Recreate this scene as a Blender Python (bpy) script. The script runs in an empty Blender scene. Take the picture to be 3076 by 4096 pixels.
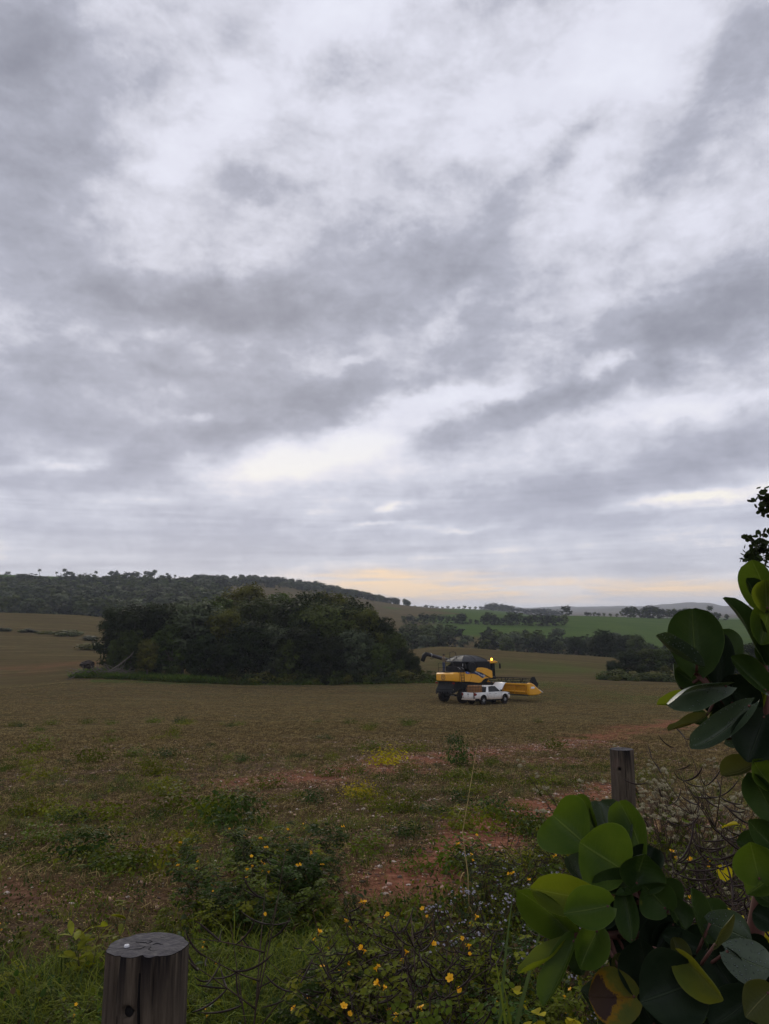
import bpy, bmesh, math, random
import numpy as np
from mathutils import Vector, Matrix, Euler
random.seed(7); RNG = np.random.default_rng(7)
R = math.radians
scene = bpy.context.scene
COL = scene.collection

# ------------------------------------------------------------------ camera
F_PX, CX, CY = 2840.0, 1538.0, 2048.0          # focal length and centre in photograph pixels
PITCH = R(8.06)
cam_d = bpy.data.cameras.new('camera'); cam = bpy.data.objects.new('camera', cam_d); COL.objects.link(cam)
cam_d.sensor_fit = 'VERTICAL'; cam_d.sensor_height = 36.0; cam_d.sensor_width = 27.0
cam_d.lens = 36.0 * F_PX / 4096.0
cam_d.clip_start = 0.05; cam_d.clip_end = 20000
CAMZ = 2.05                                      # eye above the verge
cam.location = (0, 0, CAMZ); cam.rotation_euler = (R(90) + PITCH, 0, 0)
scene.camera = cam
cp, sp = math.cos(PITCH), math.sin(PITCH)

def ray(px, py):
    u = (px - CX) / F_PX; v = (CY - py) / F_PX
    return np.array((u, cp - v * sp, sp + v * cp))
def P(px, py, Y):                                # point seen at a photograph pixel, Y metres ahead
    d = ray(px, py); t = Y / d[1]
    return Vector((d[0] * t, Y, CAMZ + d[2] * t))
def slope(py):
    d = ray(CX, py); return d[2] / d[1]
def azel(px, py):
    d = ray(px, py); d = d / np.linalg.norm(d)
    return math.degrees(math.atan2(d[0], d[1])), math.degrees(math.asin(d[2]))

# ------------------------------------------------------------------ render look
scene.view_settings.view_transform = 'Standard'; scene.view_settings.look = 'None'
scene.view_settings.gamma = 1.0; scene.view_settings.use_curve_mapping = False
scene.view_settings.exposure = 0.1
scene.render.engine = 'CYCLES'
scene.cycles.use_denoising = True
scene.cycles.max_bounces = 6; scene.cycles.diffuse_bounces = 3; scene.cycles.glossy_bounces = 2
scene.cycles.transmission_bounces = 4; scene.cycles.transparent_max_bounces = 6; scene.cycles.volume_bounces = 0
scene.cycles.volume_step_rate = 4.0

# ------------------------------------------------------------------ sky
SUN_AZ, SUN_EL = R(-14), R(24)                   # azimuth from straight ahead, to the right positive
world = bpy.data.worlds.new('World'); scene.world = world; world.use_nodes = True
NT = world.node_tree
for n in list(NT.nodes): NT.nodes.remove(n)
class G:
    """small helper to write node graphs as expressions"""
    def __init__(s, nt): s.nt = nt
    def n(s, t, **kw):
        x = s.nt.nodes.new(t)
        for k, v in kw.items(): setattr(x, k, v)
        return x
    def put(s, sock, v):
        if isinstance(v, bpy.types.NodeSocket): s.nt.links.new(v, sock)
        elif v is not None: sock.default_value = v
    def m(s, op, a, b=None, c=None, clamp=False):
        x = s.n('ShaderNodeMath', operation=op, use_clamp=clamp)
        s.put(x.inputs[0], a); s.put(x.inputs[1], b)
        if c is not None: s.put(x.inputs[2], c)
        return x.outputs[0]
    def vm(s, op, a, b=None, out=0):
        x = s.n('ShaderNodeVectorMath', operation=op); s.put(x.inputs[0], a)
        if b is not None: s.put(x.inputs[1], b)
        return x.outputs[out]
    def noise(s, vec, scale, detail=4, rough=.5, dist=0.0, col=False, lac=2.0, dim='3D'):
        x = s.n('ShaderNodeTexNoise', noise_dimensions=dim); s.put(x.inputs['Vector'], vec); s.put(x.inputs['Scale'], scale)
        x.inputs['Detail'].default_value = detail; x.inputs['Roughness'].default_value = rough
        x.inputs['Distortion'].default_value = dist; x.inputs['Lacunarity'].default_value = lac
        return x.outputs[1 if col else 0]
    def mapr(s, v, a, b, c=0.0, d=1.0, smooth=False):
        x = s.n('ShaderNodeMapRange', interpolation_type='SMOOTHSTEP' if smooth else 'LINEAR')
        s.put(x.inputs[0], v)
        for i, q in enumerate((a, b, c, d)): s.put(x.inputs[1 + i], q)
        return x.outputs[0]
    def mix(s, f, a, b, mode='MIX'):
        x = s.n('ShaderNodeMix', data_type='RGBA', blend_type=mode)
        s.put(x.inputs[0], f)
        for i, q in ((6, a), (7, b)):
            if isinstance(q, tuple) and len(q) == 3: q = q + (1,)
            s.put(x.inputs[i], q)
        return x.outputs[2]
    def ramp(s, f, stops, interp='LINEAR'):
        x = s.n('ShaderNodeValToRGB'); x.color_ramp.interpolation = interp; e = x.color_ramp.elements
        while len(e) < len(stops): e.new(0.5)
        for i, (p, c) in enumerate(stops):
            e[i].position = p; e[i].color = (c + (1,)) if len(c) == 3 else c
        s.put(x.inputs[0], f); return x.outputs[0]
    def mapping(s, vec, loc=(0,0,0), rot=(0,0,0), scale=(1,1,1), vt='POINT'):
        x = s.n('ShaderNodeMapping', vector_type=vt); s.put(x.inputs[0], vec)
        x.inputs[1].default_value = loc; x.inputs[2].default_value = rot; x.inputs[3].default_value = scale
        return x.outputs[0]
    def sep(s, v):
        x = s.n('ShaderNodeSeparateXYZ'); s.put(x.inputs[0], v); return x.outputs
    def comb(s, a, b, c=0.0):
        x = s.n('ShaderNodeCombineXYZ')
        for i, q in enumerate((a, b, c)): s.put(x.inputs[i], q)
        return x.outputs[0]
def srgb(r, g, b):
    f = lambda c: (c / 255 / 12.92) if c <= 10.3 else ((c / 255 + .055) / 1.055) ** 2.4
    return (f(r), f(g), f(b))

g = G(NT)
tc = g.n('ShaderNodeTexCoord').outputs['Generated']
d = g.vm('NORMALIZE', tc)
dx, dy, dz = g.sep(d)
az = g.m('MULTIPLY', g.m('ARCTAN2', dx, dy), 180 / math.pi)
el = g.m('MULTIPLY', g.m('ARCSINE', dz), 180 / math.pi)
zz = g.m('ADD', g.m('MAXIMUM', dz, 0.0), 0.16)
pl = g.comb(g.m('DIVIDE', dx, zz), g.m('DIVIDE', dy, zz), 0.0)      # the cloud deck seen from below
w1 = g.noise(g.mapping(d, (1.3, 5.1, 2.2), (0, 0, 0), (1, 1, 1.6)), 4.0, 5, .58, col=True)
w2 = g.noise(g.mapping(d, (7.3, 1.1, 4.2), (0, 0, 0), (1, 1, 1.4)), 15.0, 5, .6, col=True)
lowf = g.mapr(el, 0, 22, .25, 1.0)                                   # warp shrinks towards the horizon
warp = g.vm('ADD', g.vm('MULTIPLY', g.vm('SUBTRACT', w1, (.5, .5, .5)), (9, 5, 0)), g.vm('MULTIPLY', g.vm('SUBTRACT', w2, (.5, .5, .5)), (5.5, 3.6, 0)))
sc_ = g.n('ShaderNodeVectorMath', operation='SCALE'); g.put(sc_.inputs[0], warp); g.put(sc_.inputs['Scale'], lowf)
ae = g.vm('ADD', g.comb(az, el, 0.0), sc_.outputs[0])
def blob(cx, cy, rx, ry, rot, amp, k=1.852):
    px, py = cx * k, cy * k
    a, e = azel(px, py); a1, e1 = azel(px + rx * k, py); a2, e2 = azel(px, py - ry * k)
    v = g.mapping(ae, (a, e, 0), (0, 0, R(rot)), (max(.3, a1 - a), max(.2, e2 - e), 1), 'TEXTURE')
    dd = g.vm('DOT_PRODUCT', v, v, out=1)
    return g.m('MULTIPLY', g.m('EXPONENT', g.m('MULTIPLY', dd, -1.0)), amp)
DARK = [(60,150,230,200,-20,.75), (70,470,190,190,25,.42), (40,760,170,60,0,.32), (560,665,330,85,4,.70), (900,560,240,75,-8,.50), (340,800,250,55,0,.38),
        (850,800,330,60,14,.38), (1430,745,330,80,8,.48), (1600,650,150,80,0,.30), (1200,860,230,40,14,.42), (985,375,100,50,0,.34), (1120,410,140,90,30,.30),
        (1220,305,130,40,35,.30), (590,412,95,38,0,.30), (760,180,230,50,5,.30), (1590,140,120,85,10,.42), (1500,330,170,80,25,.30), (230,900,330,75,4,.30),
        (600,905,190,50,12,.36), (930,938,95,28,5,.40), (1230,1062,380,42,3,.36), (1540,965,220,50,6,.26), (350,985,150,30,15,.30), (160,1045,170,36,8,.26),
        (480,1150,420,34,2,.22), (1300,1135,420,22,0,.16), (1040,25,120,45,10,.22), (1080,880,70,18,15,.22), (300,650,200,60,0,.28), (1500,1000,300,40,3,.2), (30,950,150,60,0,.2)]
LITE = [(1250,190,230,150,0,-.30), (470,260,220,110,15,-.22), (760,955,210,36,14,-.34), (1480,885,260,22,3,-.32), (1490,1078,130,12,3,-.55), (1300,800,60,22,0,-.42),
        (970,858,150,22,8,-.34), (110,1008,130,16,8,-.28), (858,1092,24,12,0,-.42), (820,1128,60,6,0,-.30), (980,1140,70,8,0,-.30), (640,1000,160,30,14,-.22), (750,30,260,70,0,-.2),
        (450,903,50,16,10,-.30), (760,775,60,14,20,-.2), (980,680,80,30,30,-.22), (180,250,60,50,30,-.12), (480,560,60,30,0,-.10)]
dens = g.m('ADD', .375, 0.0)
for b in DARK + LITE: dens = g.m('ADD', dens, blob(*b[:5], b[5] * (.64 if b[5] > 0 else .85)))
n1 = g.noise(g.mapping(d, (3.1, 1.7, .6), (0, R(-9), 0), (1, 1, 2.3)), 4.2, 8, .55, .2)
n2 = g.noise(g.mapping(d, (9.1, 4.7, 0), (0, R(-10), 0), (1, 1, 1.45)), 11.0, 9, .62, .15)
n3 = g.noise(g.mapping(d, (2.1, 7.7, 3), (0, R(-8), 0), (1, 1, 2.2)), 26.0, 5, .6, .1)
amp1 = g.mapr(el, 2, 16, .35, .50)
dens = g.m('ADD', dens, g.m('MULTIPLY', g.m('SUBTRACT', n1, .5), amp1))
dens = g.m('ADD', dens, g.m('MULTIPLY', g.m('SUBTRACT', n2, .5), g.mapr(el, 2, 20, .48, .80)))
dens = g.m('ADD', dens, g.m('MULTIPLY', g.m('SUBTRACT', n3, .5), g.mapr(el, 2, 30, .26, .20)))
st2 = g.noise(g.comb(g.m('MULTIPLY', az, .022), g.m('MULTIPLY', g.m('ADD', el, g.m('MULTIPLY', az, -.02)), .34), 3.3), 1.9, 7, .6, .3)
dens = g.m('ADD', dens, g.m('MULTIPLY', g.m('SUBTRACT', st2, .47), g.mapr(el, 1, 15, 1.25, .0)))
high = g.ramp(dens, [(0.0, srgb(231, 233, 245)), (.28, srgb(221, 222, 235)), (.42, srgb(204, 205, 217)), (.58, srgb(175, 177, 191)), (.78, srgb(155, 157, 170)), (1.0, srgb(139, 141, 154))])
low = g.ramp(dens, [(0.0, srgb(250, 244, 232)), (.20, srgb(232, 228, 232)), (.36, srgb(205, 207, 220)), (.55, srgb(183, 185, 200)), (.8, srgb(165, 167, 183)), (1.0, srgb(150, 152, 168))])
cl = g.mix(g.mapr(el, 5, 19, smooth=True), low, high)
# hazy paler band just over the horizon and the warm break in the clouds where the sun sits
cl = g.mix(g.mapr(el, 0.0, 6.5, .35, 0.0), cl, srgb(214, 209, 207))
st = g.noise(g.comb(g.m('MULTIPLY', az, .05), g.m('MULTIPLY', el, .55), 0.0), 1.6, 6, .6, .4)
def glow(cx, cy, rx, ry, amp):
    return blob(cx, cy, rx, ry, 0, amp)
gl = g.m('ADD', g.m('ADD', glow(900, 1258, 190, 24, 1.2), glow(1080, 1278, 300, 20, .9)), g.m('ADD', glow(1420, 1272, 300, 20, .8), glow(760, 1240, 120, 10, .4)))
gl = g.m('MULTIPLY', gl, g.mapr(st, .38, .58, .15, 1.2), clamp=True)
cl = g.mix(gl, cl, srgb(255, 224, 186))
cl = g.mix(g.mapr(el, -1, 0), (.16, .15, .13), cl)
skyn = g.n('ShaderNodeTexSky', sky_type='NISHITA', sun_disc=False, sun_elevation=SUN_EL, sun_rotation=SUN_AZ)
bgA = g.n('ShaderNodeBackground'); g.put(bgA.inputs[0], skyn.outputs[0]); bgA.inputs[1].default_value = 0.05
bgB = g.n('ShaderNodeBackground'); g.put(bgB.inputs[0], cl); bgB.inputs[1].default_value = 1.0
mxs = g.n('ShaderNodeMixShader'); mxs.inputs[0].default_value = .97      # an almost closed cloud deck under the clear sky
NT.links.new(bgA.outputs[0], mxs.inputs[1]); NT.links.new(bgB.outputs[0], mxs.inputs[2])
wo = g.n('ShaderNodeOutputWorld'); NT.links.new(mxs.outputs[0], wo.inputs[0])
world.cycles.sampling_method = 'MANUAL'; world.cycles.sample_map_resolution = 512

# ------------------------------------------------------------------ sun behind the clouds
sun_d = bpy.data.lights.new('sun', 'SUN'); sun = bpy.data.objects.new('sun', sun_d); COL.objects.link(sun)
sun_d.energy = 1.4; sun_d.angle = R(30); sun_d.color = (1.0, .92, .78)
sd = Vector((math.sin(SUN_AZ) * math.cos(SUN_EL), math.cos(SUN_AZ) * math.cos(SUN_EL), math.sin(SUN_EL)))
sun.rotation_euler = (-sd).to_track_quat('-Z', 'Y').to_euler()
sun.location = (0, 0, 60)

# ------------------------------------------------------------------ helpers
def tag(o, label=None, cat=None, group=None, kind=None):
    if label: o['label'] = label
    if cat: o['category'] = cat
    if group: o['group'] = group
    if kind: o['kind'] = kind
    return o
def empty(name, loc=(0,0,0), rz=0.0, scale=1.0):
    o = bpy.data.objects.new(name, None); COL.objects.link(o); o.location = loc; o.rotation_euler = (0, 0, rz); o.scale = (scale,)*3
    o.empty_display_size = .2
    return o
def link(name, me, parent=None, mats=None):
    o = bpy.data.objects.new(name, me); COL.objects.link(o)
    if parent is not None: o.parent = parent
    return o
def mesh_np(name, V, Fq, mats, mat_idx=None, smooth=False, uv=None, attrs=None):
    """mesh from numpy arrays; Fq (n,k) with k equal sides"""
    V = np.asarray(V, np.float32); Fq = np.asarray(Fq, np.int32); n, k = Fq.shape
    me = bpy.data.meshes.new(name); me.vertices.add(len(V)); me.vertices.foreach_set('co', V.ravel())
    me.loops.add(n * k); me.loops.foreach_set('vertex_index', Fq.ravel())
    me.polygons.add(n); me.polygons.foreach_set('loop_start', np.arange(0, n * k, k, dtype=np.int32))
    me.polygons.foreach_set('loop_total', np.full(n, k, np.int32))
    if mat_idx is not None: me.polygons.foreach_set('material_index', np.asarray(mat_idx, np.int32))
    if smooth: me.polygons.foreach_set('use_smooth', np.ones(n, bool))
    if uv is not None:
        l = me.uv_layers.new(name='UVMap'); l.data.foreach_set('uv', np.asarray(uv, np.float32)[Fq.ravel()].ravel())
    for k2, a in (attrs or {}).items():
        at = me.attributes.new(k2, 'FLOAT', 'POINT'); at.data.foreach_set('value', np.asarray(a, np.float32))
    for m_ in (mats if isinstance(mats, (list, tuple)) else [mats]): me.materials.append(m_)
    me.update(calc_edges=True); me.validate(clean_customdata=False)
    return me
class MB:
    """collects simple solids and builds one mesh"""
    def __init__(s): s.v = []; s.f = []; s.mi = []; s.cur = 0
    def add(s, vs, fs):
        o = len(s.v); s.v += [tuple(x) for x in vs]; s.f += [tuple(i + o for i in f) for f in fs]; s.mi += [s.cur] * len(fs); return s
    def box(s, x0, x1, y0, y1, z0, z1):
        return s.add([(x0,y0,z0),(x1,y0,z0),(x1,y1,z0),(x0,y1,z0),(x0,y0,z1),(x1,y0,z1),(x1,y1,z1),(x0,y1,z1)],
                     [(0,3,2,1),(4,5,6,7),(0,1,5,4),(1,2,6,5),(2,3,7,6),(3,0,4,7)])
    def prism(s, poly, a0, a1, axis='x'):
        n = len(poly)
        def pt(p, a): return {'x': (a, p[0], p[1]), 'y': (p[0], a, p[1]), 'z': (p[0], p[1], a)}[axis]
        vs = [pt(p, a0) for p in poly] + [pt(p, a1) for p in poly]
        fs = [tuple(range(n - 1, -1, -1)), tuple(range(n, 2 * n))] + [(i, (i + 1) % n, n + (i + 1) % n, n + i) for i in range(n)]
        return s.add(vs, fs)
    def tube(s, pts, r, n=8, cap=True):
        pts = [Vector(p) for p in pts]; k = len(pts)
        rs = r if isinstance(r, (list, tuple)) else [r] * k
        t0 = (pts[1] - pts[0]).normalized(); up = Vector((0, 0, 1)) if abs(t0.z) < .9 else Vector((1, 0, 0))
        vs = []; fs = []; a = t0.cross(up).normalized()
        for i, p in enumerate(pts):
            t = (pts[min(i + 1, k - 1)] - pts[max(i - 1, 0)]).normalized()
            a = (a - t * a.dot(t)).normalized(); b = t.cross(a)
            for j in range(n):
                q = 2 * math.pi * j / n; vs.append(p + (a * math.cos(q) + b * math.sin(q)) * rs[i])
        for i in range(k - 1):
            for j in range(n): fs.append((i*n + j, i*n + (j+1) % n, (i+1)*n + (j+1) % n, (i+1)*n + j))
        if cap: fs += [tuple(range(n - 1, -1, -1)), tuple(range((k-1)*n, k*n))]
        return s.add(vs, fs)
    def lathe(s, prof, centre=(0,0,0), axis='x', n=24, close=False):
        """prof: (radius, along-axis) pairs"""
        vs = []; fs = []; k = len(prof); c = Vector(centre)
        for r_, h in prof:
            for j in range(n):
                q = 2 * math.pi * j / n; u, w = r_ * math.cos(q), r_ * math.sin(q)
                vs.append(c + Vector({'x': (h, u, w), 'y': (u, h, w), 'z': (u, w, h)}[axis]))
        for i in range(k - 1 + (1 if close else 0)):
            for j in range(n):
                i2 = (i + 1) % k
                fs.append((i*n + j, i*n + (j+1) % n, i2*n + (j+1) % n, i2*n + j))
        return s.add(vs, fs)
    def loft(s, rings, cap=True):
        n = len(rings[0]); vs = [p for r_ in rings for p in r_]; fs = []
        for i in range(len(rings) - 1):
            for j in range(n): fs.append((i*n + j, i*n + (j+1) % n, (i+1)*n + (j+1) % n, (i+1)*n + j))
        if cap: fs += [tuple(range(n - 1, -1, -1)), tuple(range((len(rings)-1)*n, len(rings)*n))]
        return s.add(vs, fs)
    def mesh(s, name, mats, smooth=False, fix=True):
        me = bpy.data.meshes.new(name); me.from_pydata(s.v, [], s.f)
        for m_ in (mats if isinstance(mats, (list, tuple)) else [mats]): me.materials.append(m_)
        me.polygons.foreach_set('material_index', s.mi)
        if smooth: me.polygons.foreach_set('use_smooth', [True] * len(s.f))
        if fix:
            bm = bmesh.new(); bm.from_mesh(me); bmesh.ops.recalc_face_normals(bm, faces=bm.faces[:]); bm.to_mesh(me); bm.free()
        me.update(); return me
    def build(s, name, mats, parent=None, smooth=False, bevel=0.0, seg=2):
        o = link(name, s.mesh(name, mats, smooth), parent)
        if bevel:
            b = o.modifiers.new('bevel', 'BEVEL'); b.width = bevel; b.segments = seg; b.limit_method = 'ANGLE'; b.angle_limit = R(35)
            o.data.polygons.foreach_set('use_smooth', [True] * len(o.data.polygons))
            try: o.data.set_sharp_from_angle(angle=R(50))
            except Exception: pass
        return o
def copy_tree(o, parent=None):
    c = o.copy(); COL.objects.link(c)
    if parent is not None: c.parent = parent
    for ch in list(CHILDREN.get(o.name, [])): copy_tree_child(ch, c)
    return c
def copy_tree_child(ch, c):
    k = ch.copy(); COL.objects.link(k); k.parent = c
    for g2 in list(CHILDREN.get(ch.name, [])): copy_tree_child(g2, k)
class _Ch(dict):
    def get(self, name, default=None):
        return list(bpy.data.objects[name].children)
CHILDREN = _Ch()

# ------------------------------------------------------------------ numpy noise
def vnoise(x, y, seed=0):
    x = np.asarray(x, float); y = np.asarray(y, float)
    xi = np.floor(x).astype(np.int64); yi = np.floor(y).astype(np.int64); xf = x - xi; yf = y - yi
    def h(a, b):
        q = (a * 374761393 + b * 668265263 + seed * 1442695041) & 0xffffffff
        q = ((q ^ (q >> 13)) * 1274126177) & 0xffffffff
        return ((q ^ (q >> 16)) & 0xffff) / 65535.0
    u = xf * xf * (3 - 2 * xf); w = yf * yf * (3 - 2 * yf)
    return (h(xi, yi) * (1-u) + h(xi+1, yi) * u) * (1-w) + (h(xi, yi+1) * (1-u) + h(xi+1, yi+1) * u) * w
def fbm(x, y, seed=0, oct=4):
    s = 0; a = .5; t = 0
    for i in range(oct): s = s + a * vnoise(x * 2**i, y * 2**i, seed + i * 17); t += a; a *= .5
    return s / t

# ------------------------------------------------------------------ material helper
def mat(name, col, rough=.7, metal=0.0, var=.25, vscale=3.0, bump=0.0, bscale=40.0, col2=None, coords='Object', spec=.25, trans=0.0, rnd=0.0, emit=None, detail=5):
    m_ = bpy.data.materials.new(name); m_.use_nodes = True; nt = m_.node_tree; gg = G(nt)
    bs = nt.nodes['Principled BSDF']; bs.inputs['Roughness'].default_value = rough; bs.inputs['Metallic'].default_value = metal
    bs.inputs['Specular IOR Level'].default_value = spec
    co = gg.n('ShaderNodeTexCoord').outputs[coords]
    nz = gg.noise(co, vscale, detail, .6)
    c2 = col2 or tuple(min(1, c * (1 + var)) for c in col); c1 = tuple(c * (1 - var) for c in col) if col2 is None else col
    cc = gg.mix(gg.mapr(nz, .3, .7), c1, c2)
    if rnd:
        oi = gg.n('ShaderNodeObjectInfo').outputs['Random']
        hs = gg.n('ShaderNodeHueSaturation'); gg.put(hs.inputs['Value'], gg.mapr(oi, 0, 1, 1 - rnd, 1 + rnd)); gg.put(hs.inputs['Hue'], gg.mapr(gg.m('FRACT', gg.m('MULTIPLY', oi, 7.3)), 0, 1, .5 - rnd*.06, .5 + rnd*.06)); gg.put(hs.inputs['Color'], cc); cc = hs.outputs[0]
    gg.put(bs.inputs['Base Color'], cc)
    gg.put(bs.inputs['Roughness'], gg.mapr(gg.noise(co, vscale * 2.3, 3), .3, .7, max(0, rough - .12), min(1, rough + .12)))
    if bump:
        b = gg.n('ShaderNodeBump'); b.inputs['Strength'].default_value = bump; b.inputs['Distance'].default_value = .02
        gg.put(b.inputs['Height'], gg.noise(co, bscale, 4)); nt.links.new(b.outputs[0], bs.inputs['Normal'])
    if emit:
        bs.inputs['Emission Color'].default_value = emit[0] + (1,); bs.inputs['Emission Strength'].default_value = emit[1]
    if trans:
        tr = gg.n('ShaderNodeBsdfTranslucent'); gg.put(tr.inputs[0], gg.mix(1.0, cc, (1.0, 1.0, .45), 'MULTIPLY'))
        mx = gg.n('ShaderNodeMixShader'); mx.inputs[0].default_value = trans
        nt.links.new(bs.outputs[0], mx.inputs[1]); nt.links.new(tr.outputs[0], mx.inputs[2])
        nt.links.new(mx.outputs[0], nt.nodes['Material Output'].inputs[0])
    return m_
# ------------------------------------------------------------------ terrain
def zof(Y, py): return Y * slope(py)
COLS = {   # photograph column: (metres ahead, row where the ground shows there) or (metres, ('z', height against the eye))
 -150: [(72,2815),(105,2740),(140,2620),(190,2510),(240,2434),(290,('z',-8)),(330,('z',-3)),(450,2385),(560,2335),(640,2298),(690,2284),(820,('z',20))],
 60:  [(72,2815),(105,2735),(140,2620),(190,2512),(240,2437),(290,('z',-8)),(330,('z',-3)),(450,2390),(560,2340),(640,2302),(690,2287),(820,('z',20))],
 400: [(72,2812),(105,2700),(150,2600),(190,2520),(240,2447),(290,('z',-8)),(340,('z',-4)),(450,2400),(560,2345),(650,2312),(690,2302),(820,('z',18))],
 700: [(72,2812),(105,2722),(150,2640),(200,2580),(260,2520),(350,2460),(450,2405),(560,2345),(650,2322),(700,2316),(820,('z',18))],
 1050:[(72,2812),(105,2738),(150,2660),(220,2590),(320,2500),(420,2425),(520,2378),(600,2358),(700,2328),(760,2309),(900,('z',20))],
 1300:[(72,2812),(105,2735),(150,2670),(220,2610),(320,2540),(420,2455),(520,2408),(620,2386),(720,2358),(770,2344),(900,('z',12))],
 1560:[(69,2817),(74.5,2808),(105,2728),(150,2650),(200,2600),(280,2575),(380,2515),(480,2462),(600,2432),(720,2418),(800,2414),(1000,('z',2))],
 1750:[(69,2817),(74.5,2808),(105,2722),(140,2640),(175,2565),(220,('z',-14)),(300,('z',-15)),(380,2503),(480,2464),(560,2448),(800,2434),(1000,2430),(1300,('z',0))],
 2000:[(69,2817),(74.5,2806),(105,2727),(135,2655),(165,2588),(205,('z',-15)),(290,('z',-15)),(360,2525),(430,2488),(500,2472),(560,2462),(800,2446),(1100,2438),(1400,('z',0))],
 2200:[(69,2815),(74.5,2804),(105,2730),(138,2662),(170,2600),(215,('z',-16)),(300,('z',-16)),(360,2535),(430,2492),(490,2467),(540,2459),(700,('z',-9)),(1400,('z',-8))],
 2400:[(72,2806),(105,2735),(140,2672),(175,2616),(220,('z',-17)),(300,('z',-16)),(360,2540),(430,2496),(490,2468),(540,2460),(660,('z',-10)),(1400,('z',-10))],
 2800:[(72,2808),(105,2738),(150,2690),(200,2650),(260,('z',-18)),(330,('z',-17)),(390,2540),(460,2500),(520,2475),(560,2471),(700,('z',-10)),(1400,('z',-10))],
 3250:[(72,2808),(105,2738),(150,2690),(200,2650),(260,('z',-18)),(330,('z',-17)),(390,2545),(460,2510),(520,2486),(560,2482),(700,('z',-10)),(1400,('z',-10))],
}
NEAR = [(0.25,-2.05),(2,-2.06),(4,-2.17),(6,-2.40),(9,-2.74),(14,-3.28),(22,-4.07),(38,-5.66),(55,-7.25)]
FARH = {-150:(30,60),60:(28,60),400:(20,40),700:(20,30),1050:(15,20),1300:(5,10),1560:(0,5),1750:(0,15),2000:(0,25),2200:(0,34),2400:(0,38),2800:(0,40),3250:(0,36)}
az_cols = []; prof = []
LR = np.linspace(math.log(.25), math.log(4700), 450)
for px, pts in COLS.items():
    azc = math.atan2((px - CX) / F_PX * (1 / (cp + .14 * sp)), 1.0)
    ca = math.cos(azc); rr = [r_ for r_, _ in NEAR]; zz_ = [z_ for _, z_ in NEAR]
    for Y, q in pts:
        rr.append(Y / ca); zz_.append(q[1] if isinstance(q, tuple) else zof(Y, q))
    fz = FARH[px]
    rr += [2000, 2900, 3600, 4700]; zz_ += [min(fz[0], 0) - 6, -4, fz[1] * .85, fz[1] * .6]
    az_cols.append(azc); prof.append(np.interp(LR, np.log(rr), zz_))
prof = np.array(prof); az_cols = np.array(az_cols)
fine = np.arange(-33, 33.01, .16); side = np.concatenate([np.arange(-180, -33, 3.0), fine, np.arange(36, 180.1, 3.0)])
AZ = np.radians(side)
def smooth1(a, n, axis):
    k = np.ones(n) / n
    pad = [(0, 0)] * a.ndim; pad[axis] = (n // 2, n // 2)
    return np.apply_along_axis(lambda q: np.convolve(q, k, 'valid'), axis, np.pad(a, pad, mode='edge'))
fa = np.radians(np.linspace(-34, 34, 341))
tab = np.array([np.interp(fa, az_cols, prof[:, j]) for j in range(len(LR))])       # (r, az)
tab = smooth1(smooth1(tab, 21, 1), 15, 1)
tab = smooth1(smooth1(tab, 5, 0), 5, 0)
def terr_base(a, r):
    a = np.clip(a, fa[0], fa[-1]); lr = np.clip(np.log(np.maximum(r, .25)), LR[0], LR[-1] - 1e-6)
    i = (lr - LR[0]) / (LR[1] - LR[0]); j = (a - fa[0]) / (fa[1] - fa[0])
    i0 = np.clip(i.astype(int), 0, len(LR) - 2); j0 = np.clip(j.astype(int), 0, len(fa) - 2); fi = i - i0; fj = j - j0
    return (tab[i0, j0]*(1-fi)+tab[i0+1, j0]*fi)*(1-fj) + (tab[i0, j0+1]*(1-fi)+tab[i0+1, j0+1]*fi)*fj
def gz(x, y):
    x = np.asarray(x, float); y = np.asarray(y, float); r = np.hypot(x, y); a = np.arctan2(x, y)
    z = terr_base(a, r) + CAMZ
    z = z + (fbm(x * 1.1, y * 1.1, 3) - .5) * .10 * np.clip((r - 1) / 4, 0, 1) * np.clip(40 / (r + 1), 0, 1) + (fbm(x * 5, y * 5, 9, 3) - .5) * .035 * np.clip(12 / (r + .1), 0, 1)
    z = z + (fbm(x * .05, y * .05, 21) - .5) * .5 * np.clip((r - 15) / 60, 0, 1) + (fbm(x * .004, y * .004, 5, 5) - .5) * 60 * np.clip((r - 2300) / 1200, 0, 1) * (np.abs(a) < .8)
    return z
def gz1(x, y): return float(gz(np.array([x]), np.array([y]))[0])
RR = np.exp(LR)
AA, RG = np.meshgrid(AZ, RR)
X = RG * np.sin(AA); Y_ = RG * np.cos(AA); Z = gz(X, Y_)
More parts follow.
